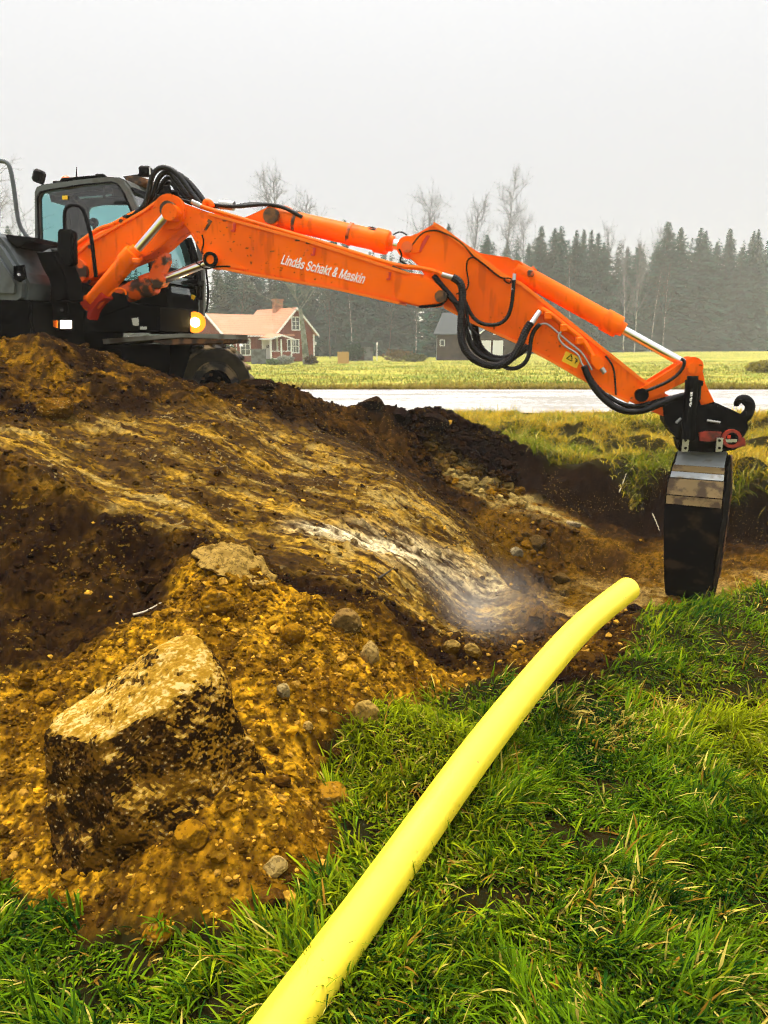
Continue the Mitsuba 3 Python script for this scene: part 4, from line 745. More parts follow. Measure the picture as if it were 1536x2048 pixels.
# ================================================================ YELLOW PIPE, BOULDER, STONES, TWIGS
def yel_fn(p, n, uv):
    t = mikit.smoothstep(.62, .80, mikit.fbm(p.x * 7, p.y * 7, p.z * 7, 4)); s = mikit.smoothstep(.80, .86, mikit.fbm(p.x * 40, p.y * 40, p.z * 40, 2))
    return mikit.mix(mikit.mix((.86, .67, .04), (.80, .57, .03), t), (.30, .18, .04), s * .6)
mat('m_pipe', mikit.proc(yel_fn), .27, specular=.6)
cl = np.array([CAM + ray(u, v) * d for u, v, d in ((380, 2320, 1.42), (566, 2048, 1.80), (768, 1766, 2.30), (916, 1557, 2.68), (1034, 1403, 3.08), (1104, 1319, 3.36), (1168, 1250, 3.66), (1256, 1178, 4.05))])
pc = spline(cl, 90); PR = .0625
pt_ = tube(pc, PR, 40, cap=False); pin_ = tube(pc, PR * .88, 40, cap=False); pin_.invert()
ax_ = pc[-1] - pc[-2]
yp = whole('plastic_pipe', cat(pt_, pin_, disc_ring(pc[-1], ax_, PR * .88, PR, .002, 40)), 'm_pipe', 'bright yellow plastic pipe lying on the grass, its far end jutting over the trench', 'pipe', smooth=40)

earth('m_stone', .85, .03, 85.0, (.03, .015, .003), (.48, .36, .14), .006, .55, .4)
def hit(u, v, y0=1.3, y1=15.5):
    ysx = np.linspace(y0, y1, 1800); d = ray(u, v); pts = CAM + d[None] * (ysx / d[1])[:, None]
    h = height(pts[:, 0], pts[:, 1]); k = np.argmax(pts[:, 2] <= h); return pts[k]
def rock_mesh(c, size, seed, cuts=7, jag=.22, sub=4):
    r = np.random.default_rng(seed); m = trimesh.creation.icosphere(subdivisions=sub); v = m.vertices.copy()
    for _ in range(cuts):
        n = r.normal(size=3); n /= np.linalg.norm(n); o = .55 + .3 * r.random(); h = v @ n - o; v = v - np.outer(np.maximum(h, 0) * .92, n)
    v = v * (1 + jag * (meshkit.fbm(v * 1.6 + seed, 3, seed) - .5)[:, None] + .12 * (meshkit.fbm(v * 7 + seed, 3, seed + 1) - .5)[:, None] + .05 * (meshkit.noise(v * 22 + seed, seed + 2) - .5)[:, None])
    a = r.uniform(0, 6.28); R = np.array([[math.cos(a), -math.sin(a), 0], [math.sin(a), math.cos(a), 0], [0, 0, 1]])
    return (v @ R.T) * np.asarray(size), m.faces
def rock_cols(v, f, base, upface, seed, amt=.8):
    upface = np.asarray(upface) * [.68, .62, .5]; base = np.asarray(base) * .6
    m = trimesh.Trimesh(v, f, process=False); n = m.vertex_normals
    k = meshkit.fbm(v * 14 + seed, 4, seed); k2 = meshkit.fbm(v * 45 + seed, 3, seed + 3)
    t = ss(.05, .75, n[:, 2] + (k - .5) * 1.1) * amt
    c = np.asarray(base) * (.55 + .9 * k2)[:, None]; c = c * (1 - t[:, None]) + np.asarray(upface) * (.7 + .6 * k2)[:, None] * t[:, None]
    return np.clip(c, .003, .85)
def stone(u, v, wpx, hpx, label, seed, base=OCH, upface=SAND, name='stone', cat_='stone', group=None, sink=.25, cuts=7, flat=1.0):
    p = hit(u, v + hpx * .35); zc = (p - CAM) @ FWD; sx, szz = wpx / FPX * zc / 2, hpx / FPX * zc / 2
    vv, ff = rock_mesh(None, (sx * 1.08, sx * .95 * flat, szz * 1.12), seed, cuts); vv = vv + p + np.array([0, sx * .35, szz * (1 - 2 * sink) * .6])
    return whole(name, (vv, ff), 'm_stone', label, cat_, group, True, color=rock_cols(vv, ff, base, upface, seed))
# the big boulder
bpts = [P(*q) for q in ((372, 1272, 2.60), (408, 1284, 2.54), (300, 1300, 2.66), (200, 1368, 2.62), (112, 1438, 2.46), (92, 1462, 2.32), (190, 1484, 2.17), (330, 1418, 2.23), (430, 1352, 2.38), (470, 1420, 2.36), (540, 1535, 2.32), (535, 1600, 2.28),
        (96, 1600, 2.22), (100, 1700, 2.14), (150, 1800, 2.03), (240, 1800, 2.0), (330, 1700, 2.04), (440, 1640, 2.12), (225, 1640, 2.05))] + [P(370, 1300, 3.0) - [0, 0, .2], P(150, 1450, 2.85) - [0, 0, .2], P(520, 1540, 2.8) - [0, 0, .2]]
bm = refine(bpts, .011, 140); v0 = np.array(bm.vertices); nn = np.array(bm.vertex_normals); nb0 = nn.copy()
v0 = v0 + nn * ((meshkit.fbm(v0 * 4, 3, 3) - .5) * .10 + (meshkit.fbm(v0 * 18, 3, 4) - .5) * .022 + (meshkit.noise(v0 * 95, 5) - .5) * .007)[:, None]
def boulder_col(p, n, uv):  # dark base, ochre on right-facing faces, paler tan on upward ones
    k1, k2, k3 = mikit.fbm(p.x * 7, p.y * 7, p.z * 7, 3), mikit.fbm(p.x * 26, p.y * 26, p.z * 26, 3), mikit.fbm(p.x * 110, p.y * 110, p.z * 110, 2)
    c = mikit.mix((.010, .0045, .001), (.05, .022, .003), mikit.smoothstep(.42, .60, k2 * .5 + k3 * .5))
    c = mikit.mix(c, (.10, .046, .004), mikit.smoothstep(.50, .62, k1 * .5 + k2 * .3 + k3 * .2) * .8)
    rightface = mikit.smoothstep(.25, .75, n.x + (k1 - .5) * .8) * mikit.smoothstep(.47, .56, k2 * .5 + k3 * .5); c = mikit.mix(c, mikit.mix((.08, .036, .003), (.22, .11, .008), mikit.smoothstep(.4, .6, k3)), rightface * .85)
    upface = mikit.smoothstep(.62, .84, n.z + (k1 - .5) * .3 + (k2 - .5) * .3); c = mikit.mix(c, mikit.mix((.22, .115, .008), (.38, .23, .035), mikit.smoothstep(.36, .64, k2 * .4 + k3 * .6)), upface)
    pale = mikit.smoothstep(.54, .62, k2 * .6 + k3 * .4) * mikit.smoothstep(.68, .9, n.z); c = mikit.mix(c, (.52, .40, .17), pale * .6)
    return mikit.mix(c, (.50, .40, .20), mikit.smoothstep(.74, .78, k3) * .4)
bh = lambda p, n, uv: mikit.fbm(p.x * 45, p.y * 45, p.z * 45, 4)
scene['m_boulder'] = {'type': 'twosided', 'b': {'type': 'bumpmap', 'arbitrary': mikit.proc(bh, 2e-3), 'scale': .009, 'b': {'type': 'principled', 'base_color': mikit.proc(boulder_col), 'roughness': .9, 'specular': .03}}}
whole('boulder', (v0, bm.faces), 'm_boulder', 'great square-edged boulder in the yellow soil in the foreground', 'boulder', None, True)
# the half-buried slab above it
def slab(pts, seed, label):
    m = refine(pts, .016, 10); v = np.array(m.vertices)
    v = v + m.vertex_normals * ((meshkit.fbm(v * 7 + seed, 4, seed) - .5) * .10 + (meshkit.fbm(v * 30, 3, seed + 1) - .5) * .06)[:, None]
    return whole('boulder', (v, m.faces), 'm_stone', label, 'boulder', None, True, color=rock_cols(v, m.faces, OCH * .7, C(.52, .36, .10), seed))
slab([P(*q) for q in ((385, 1098, 3.75), (430, 1080, 3.75), (480, 1088, 3.72), (530, 1120, 3.7), (556, 1168, 3.6), (520, 1185, 3.45), (440, 1150, 3.45), (390, 1130, 3.55))] + [P(470, 1180, 3.9), P(400, 1180, 3.9)], 17, 'pale yellow boulder half buried at the top of the yellow soil')
BRS = C(.16, .10, .03); GRY = C(.30, .24, .13)
stone(692, 1240, 56, 62, 'brown angular stone in the dark gap right of the pale half-buried boulder', 1, BRS, C(.30, .19, .06))
stone(742, 1302, 42, 58, 'tan egg-shaped stone standing just below the brown angular stone', 2, C(.35, .22, .06), C(.50, .36, .13))
stone(733, 1420, 50, 70, 'long yellow stone with a pale tip on the right flank of the yellow soil', 3, C(.40, .24, .05), C(.48, .34, .10), flat=.7)
stone(664, 1588, 70, 50, 'ochre stone lying at the grass edge left of the pipe', 4, C(.30, .17, .03), SAND)
stone(567, 1380, 32, 34, 'small cream stone on the yellow soil right of the great boulder', 5, GRY, C(.48, .38, .17))
stone(548, 1732, 50, 36, 'cream stone low on the yellow soil near the pipe', 6, C(.30, .20, .05), C(.45, .34, .13))
stone(585, 1266, 46, 52, 'yellow lump of soil below the pale half-buried boulder', 7, OCH, SAND, 'soil_lump', 'soil lump')
stone(432, 1205, 66, 60, 'rounded yellow soil lump above the great boulder', 8, OCH, SAND, 'soil_lump', 'soil lump')
stone(380, 1668, 66, 60, 'yellow soil lump leaning on the foot of the great boulder', 9, OCH, SAND, 'soil_lump', 'soil lump')
stone(318, 1868, 64, 50, 'yellow soil lump in the grass at the bottom left', 10, OCH * .8, SAND, 'soil_lump', 'soil lump')
stone(540, 1800, 60, 50, 'dark soil lump under the lower cream stone', 29, HUM * 2, OCH, 'soil_lump', 'soil lump')
stone(1032, 1102, 30, 26, 'pale flat stone stuck in the pit wall', 11, GRY, PALE, flat=.5)
stone(1074, 1084, 38, 34, 'dark brown stone in the pit wall right of the pale flat stone', 12, BRS * .5, BRS)
stone(1048, 1064, 22, 18, 'small brown stone above the pale flat stone in the pit wall', 13, BRS, OCH)
stone(1146, 1047, 34, 16, 'thin pale slab on the lip of the pit wall', 14, GRY, PALE, flat=.5)
stone(876, 1102, 16, 18, 'small pale block on the smeared slope', 15, GRY, C(.48, .38, .17))
stone(1120, 1155, 38, 26, 'dark stone on the pit floor behind the pipe', 16, BRS * .5, BRS)
stone(1130, 1186, 18, 18, 'smaller dark stone on the pit floor nearest the pipe', 17, BRS * .5, BRS)
stone(742, 806, 44, 34, 'dark soil clod standing up on the crest against the road', 18, HUM, BRN * .8, 'soil_clod', 'soil clod', sink=.1)
stone(520, 766, 60, 26, 'dark soil clod on the crest right of the wheel', 19, HUM, BRN * .8, 'soil_clod', 'soil clod')
stone(905, 1292, 34, 34, 'left crumbly lump at the lower end of the smeared slope', 20, OCH, C(.45, .32, .10), 'soil_lump', 'soil lump')
stone(945, 1300, 36, 34, 'right crumbly lump at the lower end of the smeared slope', 21, OCH, C(.45, .32, .10), 'soil_lump', 'soil lump')
stone(612, 1452, 26, 24, 'small yellow stone halfway between the great boulder and the grass', 22, OCH, C(.5, .36, .12))
stone(645, 1425, 24, 20, 'second small stone right of the great boulder', 23, OCH, C(.5, .36, .12))
stone(560, 1560, 40, 36, 'brown lump right of the foot of the great boulder', 24, BRN, OCH, 'soil_lump', 'soil lump')
stone(90, 1395, 40, 34, 'yellow soil lump left of the great boulder', 25, OCH, SAND, 'soil_lump', 'soil lump')
stone(865, 845, 60, 40, 'black soil clod on the heap beside the gravel road', 26, HUM, HUM * 1.6, 'soil_clod', 'soil clod', sink=.1)
stone(800, 832, 56, 36, 'black soil clod left of the largest one beside the gravel road', 27, HUM, HUM * 1.6, 'soil_clod', 'soil clod', sink=.1)
stone(105, 806, 70, 54, 'yellow turf-topped clod near the top of the spoil heap', 28, OCH * .8, OCH * 1.3, 'soil_clod', 'soil clod')
mat('m_root', (.55, .48, .34), .7); mat('m_twig', (.03, .02, .01), .8)
def twig(pts, r, m, label, name='twig', lift=0.0, dz=()):
    q = [];
    for k, (u, v) in enumerate(pts): p = hit(u, v) if not dz else None; q.append(p)
    q = [p + np.array([0, -.01, lift]) for p in q]; return whole(name, tube(spline(q, 20), np.linspace(r, r * .4, 20), 6), m, label, name, smooth=True)
twig([(268, 1232), (290, 1226), (310, 1216), (324, 1208)], .006, 'm_root', 'white bent root on the dark face left of the half-buried boulder', 'root', .01)
twig([(758, 1160), (776, 1148), (790, 1138)], .008, 'm_twig', 'dark twig stuck in the smeared slope', 'twig', .015)
twig([(1238, 985), (1246, 965), (1252, 948)], .008, 'm_root', 'white root on the dark trench wall left of the bucket', 'root', .01)
twig([(1304, 1028), (1312, 1046), (1318, 1062)], .007, 'm_root', 'white root low on the trench wall beside the bucket', 'root', .01)
a_ = P(592, 790, 8.62); whole('twig', tube([a_, a_ + [.05, 0, .07], a_ + [.10, .02, .16]], [.006, .005, .003], 6), 'm_twig', 'dark twig standing up on the crest against the road', 'twig')

# ================================================================ GRASS
rng = np.random.default_rng(21)
GRN, DGR, LIM, STR, BST = C(.12, .22, .005), C(.011, .050, .006), C(.33, .37, .007), C(.62, .49, .10), C(.34, .18, .02)
def lawn(n, y0, y1, smax, seed):
    r = np.random.default_rng(seed); y = np.sqrt(r.uniform(y0 ** 2, y1 ** 2, n)); x = r.uniform(-smax, smax, n) * y
    q = region(x, y); edge = (nz(x, y, 5, 41, 3) - .5) * .28
    k = (q['soil'] + edge < 0.02) & (ss(.26, .52, nz(x, y, 8, 47, 3)) > r.random(n) * .8) & (y < 7) & ~((x > 1.2) & (y > 6.2)); x, y = x[k], y[k]; q = {a: b[k] for a, b in q.items()}
    z = height(x, y, q); N = len(x)
    cl, dr_ = nz(x, y, 5.0, 42, 3), nz(x, y, 2.2, 43, 3)
    tuft = nz(x, y, 9, 44, 2)
    az = 6.28 * nz(x, y, 2.6, 45, 2) * 1.6 + r.normal(0, .9, N)
    h = (.04 + .062 * r.random(N) ** 1.3) * (.6 + .95 * ss(.35, .7, tuft)) * (1.05 - .12 * (y > 3.5)); w = (.0046 + .0058 * r.random(N) ** 1.5)
    lean, curl = r.uniform(.05, 1.1, N), r.uniform(.05, .85, N)
    col = DGR + (GRN - DGR) * ss(.3, .62, cl + r.normal(0, .14, N))[:, None]; col = col + (LIM - col) * (ss(.36, .7, nz(x, y, 1.3, 46, 2) + r.normal(0, .16, N)) * .85)[:, None]
    dry = r.random(N) < (.09 + .38 * ss(.50, .68, dr_) * ss(-.2, .8, x)); lie = dry & (r.random(N) < .7)
    col = np.where(dry[:, None], np.where(r.random((N, 1)) < .65, STR, BST) * (.6 + .6 * r.random((N, 1))), col * (.45 + 1.0 * r.random((N, 1))))
    lean = np.where(lie, r.uniform(1.0, 1.5, N), lean)
    return blades(np.stack([x, y, z - .006], 1), h * np.where(dry, 1.15, 1), w, az, lean, curl, col, col * 1.15, seg=1)
g1, c1 = lawn(98000, 1.30, 3.2, .58, 51); g2, c2 = lawn(92000, 3.2, 7.0, .58, 52)
struct('lawn_grass', (np.vstack([g1[0], g2[0]]), np.vstack([g1[1], g2[1] + len(g1[0])])), 'm_grass', 'green grass with dry yellow blades around the pipe', 'stuff', smooth=False, color=np.clip(np.vstack([c1, c2]), .002, .8))
def bank_grass(n, seed):
    r = np.random.default_rng(seed); y = r.uniform(9.15, 15.2, n); x = r.uniform(.4, 9.2, n)
    q = region(x, y); k = (ss(.36, .56, nz(x, y, 2.8, 62, 3)) > r.random(n)) & (q['soil'] + (nz(x, y, 3, 60, 3) - .5) * .5 < .03) & (x > .55 + (nz(x, y, 1.5, 61, 2) - .5) * .8); x, y = x[k], y[k]; q = {a: b[k] for a, b in q.items()}; z = height(x, y, q); N = len(x)
    tuft = nz(x, y, 2.8, 62, 3); edge = ss(-.9, -.0, q['soil'])
    h = (.08 + .18 * r.random(N)) * (.45 + 1.1 * ss(.35, .65, tuft)) * (.75 + .35 * edge); w = .006 + .005 * r.random(N)
    az = np.where(r.random(N) < .35 + .4 * edge, -math.pi / 2 + r.normal(0, .7, N), r.uniform(0, 6.28, N))
    g = ss(.48, .66, nz(x, y, 1.1, 63, 3) + r.normal(0, .1, N))[:, None]
    col = C(.60, .42, .03) * (1 - g) + C(.17, .21, .008) * g; col = np.where(r.random((N, 1)) < .14, C(.70, .55, .17), col) * (.4 + 1.0 * r.random((N, 1)))
    return blades(np.stack([x, y, z - .02], 1), h, w, az, r.uniform(.1, .8, N), r.uniform(.3, 1.3, N), col, col * 1.1)
g3, c3 = bank_grass(150000, 64)
struct('bank_grass', g3, 'm_grass', 'long yellow grass drooping over the far trench edge', 'stuff', smooth=False, color=np.clip(c3, .002, .8))
def meadow_grass(n, seed):
    r = np.random.default_rng(seed); y = 23.4 + 60 * r.random(n) ** 2.2; x = r.uniform(-.56, .58, n) * y; k = (nz(x, y, .45, 71, 3) + r.normal(0, .12, n) > .45) | (y < 24.6); x, y = x[k], y[k]; N = len(x)
    near = ss(26, 23.6, y); h = (.07 + .10 * r.random(N)) * (1 + 1.1 * near); w = .014 + .0007 * y
    g = ss(.35, .65, nz(x, y, .6, 72, 3) + r.normal(0, .08, N))[:, None]; col = C(.33, .28, .05) * (1 - g) + C(.13, .17, .016) * g; col = col * (1 - .6 * near[:, None]) + C(.36, .24, .05) * .6 * near[:, None]
    return blades(np.stack([x, y, base_z(x, y) - .03], 1), h, w, r.uniform(0, 6.28, N), r.uniform(0, .6, N), r.uniform(.1, 1, N), col * (.7 + .6 * r.random((N, 1))))
g4, c4 = meadow_grass(60000, 73)
struct('meadow_grass', g4, 'm_grass', 'low tufted grass of the meadow beyond the road', 'stuff', smooth=False, color=np.clip(c4, .002, .8))
# ================================================================ HOUSE AND OUTBUILDINGS
def wall_col(base, w, ax0):
    ax0 = tuple(ax0)
    def fn(p, n, uv):
        a = p.x * ax0[0] + p.y * ax0[1]; s = dr.abs(a / w - dr.floor(a / w) - .5)
        return mikit.mix(base, tuple(.55 * c for c in base), mikit.smoothstep(.36, .5, s)) * (.8 + .4 * mikit.fbm(p.x * 2, p.y * 2, p.z * 2, 3))
    return mikit.proc(fn)
HYAW = math.radians(40); HA, HB = np.array([math.cos(HYAW), math.sin(HYAW), 0]), np.array([-math.sin(HYAW), math.cos(HYAW), 0])
mat('m_red_a', wall_col((.20, .042, .016), .16, HA), .8); mat('m_red_b', wall_col((.20, .042, .016), .16, HB), .8)
def tiles(ax0, run):
    def fn(p, n, uv):
        a = p.z / run; s = a - dr.floor(a); b = (p.x * ax0[0] + p.y * ax0[1]) / .24; t = dr.abs(b - dr.floor(b) - .5)
        c = mikit.mix((.52, .22, .11), (.36, .13, .06), mikit.smoothstep(.62, 1.0, s) * .75 + mikit.smoothstep(.3, .5, t) * .25)
        return mikit.mix(c, (.46, .26, .16), mikit.smoothstep(.5, .8, mikit.fbm(p.x, p.y, p.z * 2, 3)) * .6)
    return mikit.proc(fn)
mat('m_tiles_a', tiles(tuple(HA), .19), .6); mat('m_tiles_b', tiles(tuple(HB), .19), .6)
mat('m_brick', grime((.36, .17, .09), (.20, .10, .06), 3.0, .4, .7), .8); mat('m_pane', (.03, .035, .04), .08, specular=.8)
mat('m_trim', (.78, .78, .75), .6); mat('m_greywood', grime((.16, .17, .165), (.09, .09, .08), 3.0, .4, .7), .8); mat('m_crate', (.50, .31, .09), .7); mat('m_darkwood', grime((.05, .026, .012), (.03, .018, .01), 1.0, .4, .7), .9); mat('m_slate', (.045, .055, .058), .8)
class Frame:
    def __init__(s, o, a, b): s.o, s.a, s.b = np.asarray(o, float), np.asarray(a, float), np.asarray(b, float)
    def pt(s, a, b, z): return s.o + s.a * a + s.b * b + UP * z
    def box(s, a0, a1, b0, b1, z0, z1, bev=0): 
        m = box((a0 + a1) / 2, (b0 + b1) / 2, (z0 + z1) / 2, a1 - a0, b1 - b0, z1 - z0, bev); R = np.eye(4); R[:3, 0], R[:3, 1], R[:3, 3] = s.a, s.b, s.o; return m.apply_transform(R)
    def prism(s, pts, thick, vec):                   # slab: polygon of (a,b,z) points, thickened along vec
        p = np.array([s.pt(*q) for q in pts]); vec = s.a * vec[0] + s.b * vec[1] + UP * vec[2]; return trimesh.convex.convex_hull(np.vstack([p, p + vec * thick]))
HO = P(451, 727, 77.5); HO[2] = float(base_z(HO[0], HO[1])) - .05
H = Frame(HO, HA, HB)
hs = thing('red_cottage', 'red wooden cottage with white trim and pale tiled roof behind the excavator', 'house')
def hp(name, m, mt, parent=None, smooth=False, label=None): return obj(name, m, mt, parent or hs, smooth, label)
def gable(a0, a1, b, zt, zr, t, along='a', m='m_red_a'):
    mid_ = (a0 + a1) / 2
    q = [(a0, 0), (a1, 0), (a1, zt), (mid_, zr), (a0, zt)]
    return H.prism([(x, b, z) for x, z in q], t, (0, 1, 0)) if along == 'a' else H.prism([(b, x, z) for x, z in q], t, (1, 0, 0))
w_ = hp('wing_wall', H.box(0, 5.8, 0, .15, 0, 2.7), 'm_red_a'); hp('gable_wall', gable(0, 6, 0, 2.7, 4.55, .15, 'b'), 'm_red_b'); hp('rear_wall', H.box(0, 10.3, 5.85, 6.0, 0, 2.7), 'm_red_a')
mgw = hp('gable_wall', gable(5.8, 10.3, -.3, 2.9, 5.25, .15), 'm_red_a'); hp('side_wall', H.box(10.15, 10.3, -.15, 6.8, 0, 2.9), 'm_red_b'); hp('side_wall', H.box(5.8, 5.95, -.15, 0, 0, 2.9), 'm_red_b'); hp('gable_wall', gable(5.8, 10.3, 6.7, 2.9, 5.25, .15), 'm_red_a')
def slope(p, mt, nm='roof'): return hp(nm, H.prism(p, .10, (0, 0, 1)), mt)
r1 = slope([(-.35, -.4, 2.60), (7.9, -.4, 2.60), (7.9, 3, 4.65), (-.35, 3, 4.65)], 'm_tiles_a', 'wing_roof'); slope([(-.35, 6.4, 2.60), (6, 6.4, 2.60), (6, 3, 4.65), (-.35, 3, 4.65)], 'm_tiles_a', 'wing_roof')
r2 = slope([(5.4, -.7, 2.66), (5.4, 7.1, 2.66), (8.05, 7.1, 5.36), (8.05, -.7, 5.36)], 'm_tiles_b', 'main_roof'); slope([(10.7, -.7, 2.66), (10.7, 7.1, 2.66), (8.05, 7.1, 5.36), (8.05, -.7, 5.36)], 'm_tiles_b', 'main_roof')
for x0, x1 in ((5.38, 8.05), (10.72, 8.05)): hp('bargeboard', H.prism([(x0, -.74, 2.50), (x0, -.74, 2.74), (x1, -.74, 5.46), (x1, -.74, 5.22)], .06, (0, 1, 0)), 'm_trim')
for y0, y1 in ((-.42, 3), (6.42, 3)): hp('bargeboard', H.prism([(-.40, y0, 2.46), (-.40, y0, 2.72), (-.40, y1, 4.76), (-.40, y1, 4.52)], .06, (1, 0, 0)), 'm_trim')
hp('gutter', H.box(-.3, 5.3, -.50, -.40, 2.50, 2.62), 'm_trim'); hp('downpipe', rod(H.pt(-.05, -.3, 2.5), H.pt(-.05, -.12, .1), .05, 8), 'm_trim')
for a, b, z in ((0, 0, 2.7), (5.8, -.3, 2.9), (10.3, -.3, 2.9)): hp('corner_board', H.box(a - .09, a + .09, b - .05, b + .10, 0, z - .1), 'm_trim')
hp('corner_board', H.box(-.05, .10, 5.9, 6.05, 0, 2.6), 'm_trim')
ch = hp('chimney', H.box(7.6, 8.5, 2.6, 3.3, 4.9, 6.25), 'm_brick', r2); hp('chimney_cap', H.box(7.52, 8.58, 2.52, 3.38, 6.25, 6.42), 'm_brick', r2)
def window(x0, x1, z0, z1, face='a', c=0.0, cols=2, rows=3, parent=None, lit=None):
    t = .06
    def bx(u0, u1, w0, w1, d0, d1): return H.box(u0, u1, c - d1, c - d0, w0, w1) if face == 'a' else H.box(c - d1, c - d0, u0, u1, w0, w1)
    wnd = hp('window', cat(bx(x0 - .1, x0, z0 - .1, z1 + .1, 0, t), bx(x1, x1 + .1, z0 - .1, z1 + .1, 0, t), bx(x0, x1, z1, z1 + .1, 0, t), bx(x0, x1, z0 - .1, z0, 0, t)), 'm_trim')
    hp('pane', bx(x0, x1, z0, z1, .005, .02), 'm_pane', wnd)
    bars = [bx(x0 + (x1 - x0) * k / cols - .035, x0 + (x1 - x0) * k / cols + .035, z0, z1, .022, .05) for k in range(1, cols)] + [bx(x0, x1, z0 + (z1 - z0) * k / rows - .022, z0 + (z1 - z0) * k / rows + .022, .022, .045) for k in range(1, rows)]
    hp('glazing_bar', cat(*bars), 'm_trim', wnd); labels[wnd + '__glazing_bar'] = {'label': 'white glazing bars of the window', 'kind': 'stuff'}
window(1.75, 2.75, .75, 2.2); window(7.05, 8.35, .95, 2.2, c=-.3, cols=4, rows=2); window(7.65, 8.5, 3.25, 4.45, c=-.3); window(1.6, 3.6, .8, 2.0, face='b', cols=5, rows=2); window(4.6, 5.2, .8, 2.0, face='b')
# porch
po = hp('porch', H.box(3.9, 6.5, -2.0, -.31, .0, .28), 'm_darkwood')
for a, b in ((4.0, -1.95), (6.4, -1.95), (4.0, -.45), (5.2, -1.95)): hp('porch_post', H.box(a - .07, a + .07, b - .07, b + .07, .28, 2.25), 'm_trim', po)
hp('porch_roof', cat(H.prism([(3.7, -2.2, 2.25), (3.7, .0, 2.45), (5.2, 0, 2.85), (5.2, -2.2, 2.65)], .08, (0, 0, 1)), H.prism([(6.7, -2.2, 2.25), (6.7, -.2, 2.45), (5.2, -.2, 2.85), (5.2, -2.2, 2.65)], .08, (0, 0, 1))), 'm_tiles_b', po)
hp('porch_fascia', cat(H.prism([(3.7, -2.24, 2.14), (3.7, -2.24, 2.32), (5.2, -2.24, 2.72), (5.2, -2.24, 2.54)], .05, (0, 1, 0)), H.prism([(6.7, -2.24, 2.14), (6.7, -2.24, 2.32), (5.2, -2.24, 2.72), (5.2, -2.24, 2.54)], .05, (0, 1, 0)), H.box(3.66, 3.72, -2.2, -.2, 2.18, 2.34)), 'm_trim', po)
hp('railing', cat(H.box(4.0, 6.4, -1.99, -1.92, 1.05, 1.13), H.box(4.0, 6.4, -1.99, -1.92, .28, .42)), 'm_trim', po); hp('railing_panel', cat(H.box(4.1, 5.1, -1.97, -1.94, .42, 1.05), H.box(5.3, 6.3, -1.97, -1.94, .42, 1.05)), 'm_red_a', po)
dq = hp('front_door', H.box(4.35, 5.25, -.06, -.002, .3, 2.2), 'm_trim'); hp('wreath', disc_ring(H.pt(4.8, -.09, 1.55), HB, .08, .17, .05, 16), 'm_darkwood', dq)
wlp = hp('wall_lamp', cat(rod(H.pt(10.75, 0, 2.0), H.pt(10.4, 0, 2.1), .03, 6), box(*H.pt(10.75, 0, 1.85), .2, .2, .3, .04)), 'm_trim')
# around the cottage
lp = thing('garden_lamp', 'white twin-headed garden lamp in front of the cottage', 'lamp')
g0 = P(474, 727, 70); g0[2] = float(base_z(g0[0], 70)); obj('post', rod(g0, g0 + UP * 1.9, .035, 8), 'm_trim', lp); obj('arm', tube(spline([g0 + [-.42, 0, 1.75], g0 + [-.25, 0, 1.98], g0 + [0, 0, 1.9], g0 + [.25, 0, 1.98], g0 + [.42, 0, 1.75]], 16), .03, 6), 'm_trim', lp)
for dx in (-.42, .42): obj('shade', tube([g0 + [dx, 0, 1.78], g0 + [dx, 0, 1.5]], [.06, .20], 12), 'm_trim', lp)
def local(u, v, Y, yaw=0.0):
    o = P(u, v, Y); o[2] = float(base_z(o[0], o[1])) - .03; c, s = math.cos(yaw), math.sin(yaw); return Frame(o, [c, s, 0], [-s, c, 0])
F = local(518, 730, 70, .2); bs = thing('bin_shelter', 'grey slatted box beside the cottage porch', 'box')
for k in range(8): obj('slat', F.box(-.65 + k * .165, -.51 + k * .165, -.02, .02, 0, 1.25), 'm_greywood', bs, False)
obj('body', F.box(-.64, .64, .025, .7, 0, 1.2), 'm_greywood', bs, False); obj('lid', F.box(-.7, .7, -.06, .75, 1.26, 1.32), 'm_greywood', bs, False)
F = local(687, 722, 72, .1); cr = thing('wooden_crate', 'yellow wooden crate on the grass right of the cottage', 'crate')
for k in range(4): obj('board', F.box(-.5, .5, -.03, .0, .02 + k * .26, .25 + k * .26), 'm_crate', cr, False)
obj('frame', cat(F.box(-.5, -.42, .005, .8, 0, 1.05), F.box(.42, .5, .005, .8, 0, 1.05), F.box(-.42, .42, .75, .8, 0, 1.05)), 'm_crate', cr, False)
F = local(722, 716, 86, .15); gh = thing('garden_shed', 'small grey garden shed with pale curved roof before the wood', 'shed')
obj('wall', F.box(-1.2, 1.3, 0, 2.2, 0, 1.5), 'm_greywood', gh, False); arc = [(math.cos(t) * 1.45, math.sin(t) * .55 + 1.48) for t in np.linspace(0, math.pi, 12)]
obj('roof', F.prism([(a + .05, -.15, z) for a, z in arc], 2.5, (0, 1, 0)), 'm_slate', gh, False); obj('door', F.box(-.4, .35, -.04, -.003, 0, 1.4), 'm_darkwood', gh, False)
gp = thing('lantern_post', 'thin white lantern post right of the garden shed', 'lamp post'); q0 = P(754, 717, 84); q0[2] = float(base_z(q0[0], 84)); obj('post', rod(q0, q0 + UP * 1.6, .05, 8), 'm_trim', gp); obj('lantern', box(*(q0 + UP * 1.75), .2, .2, .32, .04), 'm_trim', gp)
F = local(906, 722, 88, -.1); ba = thing('dark_barn', 'dark barn with grey roof in the shade of the wood', 'barn')
